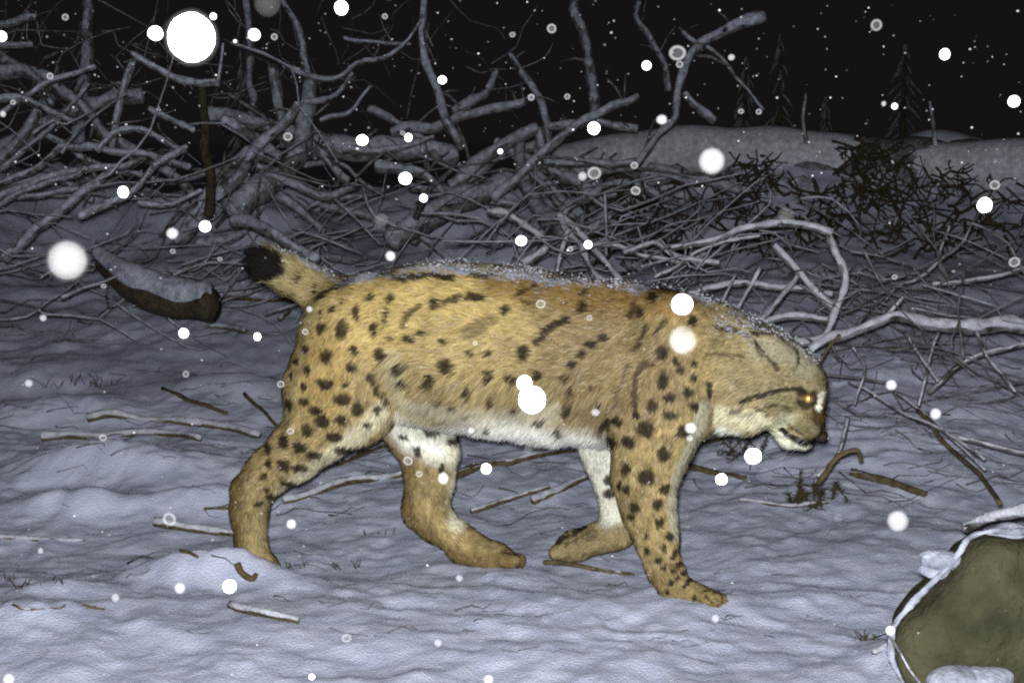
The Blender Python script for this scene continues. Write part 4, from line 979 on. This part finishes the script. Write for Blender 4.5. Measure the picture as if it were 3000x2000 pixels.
# ------------------------------------------------------------------ boulder at the right edge
def boulder():
    out = [(2205, 1300), (2240, 1246), (2285, 1232), (2335, 1236), (2400, 1235), (2490, 1290), (2560, 1400), (2570, 1560), (2560, 1690), (2400, 1720), (2200, 1715), (2110, 1650), (2066, 1570), (2052, 1510), (2066, 1455), (2100, 1405), (2150, 1355)]
    P = np.array([at(x + 12, y + 6, 2.22) for x, y in out]); P = catmull(np.concatenate([P, P[:1]]), 4)[:-1]
    cen = P.mean(0); n = len(P)
    rings = []
    for dy, sc in [(-.030, .25), (-.028, .60), (-.020, .86), (-.008, .965), (.012, 1.0), (.05, .97), (.11, .86), (.17, .68), (.21, .40)]:
        rings.append(cen + (P - cen) * sc + np.array([0, dy, 0.0]))
    V = np.concatenate(rings + [cen[None] + np.array([[0, -.032, 0]]), cen[None] + np.array([[0, .23, 0]])])
    dd = V - cen; V = V + dd / (np.linalg.norm(dd, axis=1, keepdims=True) + 1e-6) * (0.020 * noise3(V * 9, 90) + .010 * noise3(V * 24, 92))[:, None]
    F = []
    for r in range(len(rings) - 1):
        for i in range(n):
            F.append([r * n + i, r * n + (i + 1) % n, (r + 1) * n + (i + 1) % n, (r + 1) * n + i])
    a, b = len(rings) * n, len(rings) * n + 1
    for i in range(n):
        F.append([(i + 1) % n, i, a, a]); F.append([(len(rings) - 1) * n + i, (len(rings) - 1) * n + (i + 1) % n, b, b])
    o = link('boulder', mesh_np('boulder', V, tri(np.array(F))[:, ::-1]), M_ROCK, label='large smooth olive-grey boulder with a rim of snow at the lower right', cat='boulder')
    rim = np.array([at(x, y, 2.22) for x, y in [(2092, 1598), (2054, 1520), (2058, 1455), (2095, 1400), (2145, 1348), (2195, 1300), (2232, 1244), (2285, 1226), (2345, 1228), (2420, 1232), (2500, 1290)]])
    c = catmull(rim, 6)
    w = 0.005 + .007 * (noise2(np.arange(len(c)) * .33, np.zeros(len(c)), 5) + .5)
    V, F = tube(c + np.array([.004, .030, -.004]), w * .55, 10, .7, 33)
    link('snow_rim', mesh_np('snow_rim', V, tri(F)), M_SNOWB, parent=o)  # dimmed snow colour stands in for grazing light on the rim
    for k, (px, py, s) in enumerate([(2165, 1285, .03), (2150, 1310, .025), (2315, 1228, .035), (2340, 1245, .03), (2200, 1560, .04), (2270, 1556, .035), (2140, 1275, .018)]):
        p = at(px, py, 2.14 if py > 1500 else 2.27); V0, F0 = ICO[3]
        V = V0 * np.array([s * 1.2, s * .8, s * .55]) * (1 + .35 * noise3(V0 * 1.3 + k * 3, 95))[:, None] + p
        link('snow_lump', mesh_np('snow_lump', V, F0), M_SNOWB, parent=o)  # dimmed snow colour keeps the lumps from blowing out in the flash
boulder()
traced([(2215, 1212), (2260, 1190), (2320, 1178), (2400, 1170)], 2.55, 2.45, 13, 16, label='snow-topped branch stub jutting out above the boulder', snow=1.0)
traced([(2035, 1450), (2060, 1490), (2090, 1540), (2130, 1590)], 2.12, 2.05, 4, 3, name='twig', label='thin twig leaning on the left edge of the boulder', cat='twig', snow=.6)
ground_stick([(2005, 1505), (2030, 1492), (2048, 1478)], 8, 'snow-tipped chunk of wood at the foot of the boulder', snow=1)

# ------------------------------------------------------------------ falling snow
def flake_mat(name, alpha, col=(.9, .92, .95)):
    m, t, p = mat_new(name)
    p.inputs['Base Color'].default_value = (*col, 1); p.inputs['Roughness'].default_value = .8
    p.inputs['Alpha'].default_value = alpha
    return m
_fm = {}
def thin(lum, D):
    a = lum * .05 * D * D; q = max(1, round(8 * math.log2(a / .0005)));  # alpha follows distance to cancel the flash falloff and hit a set brightness
    if q not in _fm: _fm[q] = flake_mat('dimmed_flake', min(.9, .0005 * 2 ** (q / 8)))
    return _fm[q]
M_FW = flake_mat('dense_flake', 1.0)
FL = '''440,87,54,W 155,598,44,S 357,77,17,W 490,38,8,W 584,80,13,W 614,8,30,F 784,18,16,W 1016,184,10,W 832,322,13,W 931,410,14,W 973,455,9,W 938,316,9,W 925,306,6,R 661,314,11,R
875,506,17,F 471,520,13,W 283,441,13,W 396,536,13,S 505,595,6,R 397,577,7,R 1364,295,15,W 1520,275,12,S 1556,122,20,R 1561,148,9,R 1485,151,11,W 1267,66,11,R 1177,80,7,R 884,38,7,R
1635,370,29,S 1365,398,17,R 1338,405,10,S 1457,380,9,R 1460,438,12,R 1806,495,20,F 1197,553,12,W 1351,562,10,W 1310,572,7,R 897,588,11,S 1149,348,6,W 2013,58,14,R 2170,125,12,W
2329,233,14,W 2055,244,7,W 2030,238,6,S 2285,425,12,R 2262,471,16,W 2253,483,6,S 2330,602,14,R 2047,884,12,S 2149,950,12,S 1567,699,25,W 1568,781,32,S 1222,918,32,W 1205,880,18,W
1242,698,12,R 1354,730,7,R 1091,788,6,R 645,882,9,R 422,765,11,W 591,773,9,W 711,710,8,S 701,762,8,R 99,730,8,S 427,859,8,R 238,657,6,R 667,990,9,R 669,1203,12,S 389,1192,18,R
413,1350,13,S 527,1346,15,W 265,1372,10,S 93,1264,7,S 937,1058,12,R 963,1088,9,R 1018,1098,13,S 1117,1076,12,W 1082,988,8,S 1368,947,10,S 1586,983,14,S 1584,1006,9,S 1730,1047,20,W
1657,1100,15,W 2062,1196,24,S 1925,1188,12,F 796,1465,12,R 1006,1476,9,S 1055,1327,9,S 1643,1420,10,S 1213,1032,12,F 716,1553,8,W 1122,1560,12,S 66,880,9,S 237,1005,9,R 2045,1447,10,W
1680,132,8,S 1702,256,7,R 1743,257,7,R 115,175,8,R 30,235,7,R 7,262,7,S 150,40,8,R 630,85,8,R 4,84,11,W 540,95,4,W 1303,222,7,R 1220,224,8,R 20,1560,14,S 2055,636,7,R'''
GF = {'W': 'dense white snowflakes in the air', 'S': 'soft half-clear snowflakes in the air', 'R': 'ring-blurred snowflakes in the air', 'F': 'faint snowflakes in the air'}
LF = {'W': 'bright white clump of falling snow caught by the flash', 'S': 'pale half-transparent snowflake drifting in the air', 'R': 'small out-of-focus ring-like snowflake drifting in the air', 'F': 'faint grey transparent snowflake drifting in the air'}
for k, tok in enumerate(FL.split()):
    x, y, r, kd = tok.split(','); x, y, r = float(x), float(y), float(r)
    dia = {'W': .0052, 'S': .0085, 'R': .0085, 'F': .010}[kd] * random.uniform(.9, 1.15)
    if r > 24: dia *= 1.5
    D = dia * FPX / (2 * r)
    D = min(D, 1.9 if kd != 'W' else 1.3); rad = r * D / FPX
    p = at(x, y, D)
    lab, g = LF[kd], GF[kd]
    if r > 50: lab, g = 'largest blown-out white ball of falling snow above the left brush', None
    elif (x, y) == (155, 598): lab, g = 'big round white snowflake left of the short log', None
    V0, F0 = ICO[3]
    if kd == 'R':
        ax = np.array([random.uniform(-.3, .3), -1, random.uniform(-.3, .3)])
        V, F = torus(np.zeros(3), ax, rad * .80, rad * .22, 20, 6, sq=random.uniform(.85, 1.0))  # ring shape imitates the bright edge of a defocused flake
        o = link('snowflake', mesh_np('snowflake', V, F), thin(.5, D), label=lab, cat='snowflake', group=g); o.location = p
        c = link('blur_film', mesh_np('blur_film', V0 * rad * np.array([.78, .3, .78]), F0), thin(.16, D), parent=o)
    else:
        sh = np.array([random.uniform(.9, 1.05), random.uniform(.8, 1), random.uniform(.88, 1.08)])
        if r > 22: sh = sh * .3 + .7
        V = V0 * rad * sh * (1 + (.03 if r > 22 else .10) * noise3(V0 * 2.1 + k * 3.3, 99) + .05 * noise3(V0 * 6 + k, 98))[:, None]
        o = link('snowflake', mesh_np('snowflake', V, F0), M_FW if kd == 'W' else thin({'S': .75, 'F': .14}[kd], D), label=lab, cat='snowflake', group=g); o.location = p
        if kd in 'WS' and r > 10:
            for f_, l_ in ((1.06, .30), (1.12, .18), (1.20, .08)): link('glow_shell', mesh_np('glow_shell', V * f_, F0), thin(l_, D), parent=o)  # clear shells imitate the soft glow around a bright flake
# the countless fine flakes
n = 620
px = rng.uniform(-40, 2392, n); py = np.where(rng.random(n) < .62, rng.uniform(-20, 430, n), rng.uniform(0, 1568, n))
D = rng.uniform(1.0, 4.5, n); Dmax = np.where(py > 430, 2.0, 9); D = np.minimum(D, Dmax)
P = at(px, py, D); r = rng.uniform(.8, 2.3, n) * D / FPX
V0, F0 = ICO[1]
V = P[:, None] + V0[None] * r[:, None, None] * (1 + rng.random((n, 1, 1)) * np.array([.9, 0, .5]))
F = F0[None] + (np.arange(n) * len(V0))[:, None, None]
M_FD = flake_mat('fine_flake', .10)
link('falling_snow', mesh_np('falling_snow', V.reshape(-1, 3), F.reshape(-1, 3)), M_FD, label='countless tiny snowflakes falling through the dark air', cat='snow', kind='stuff')
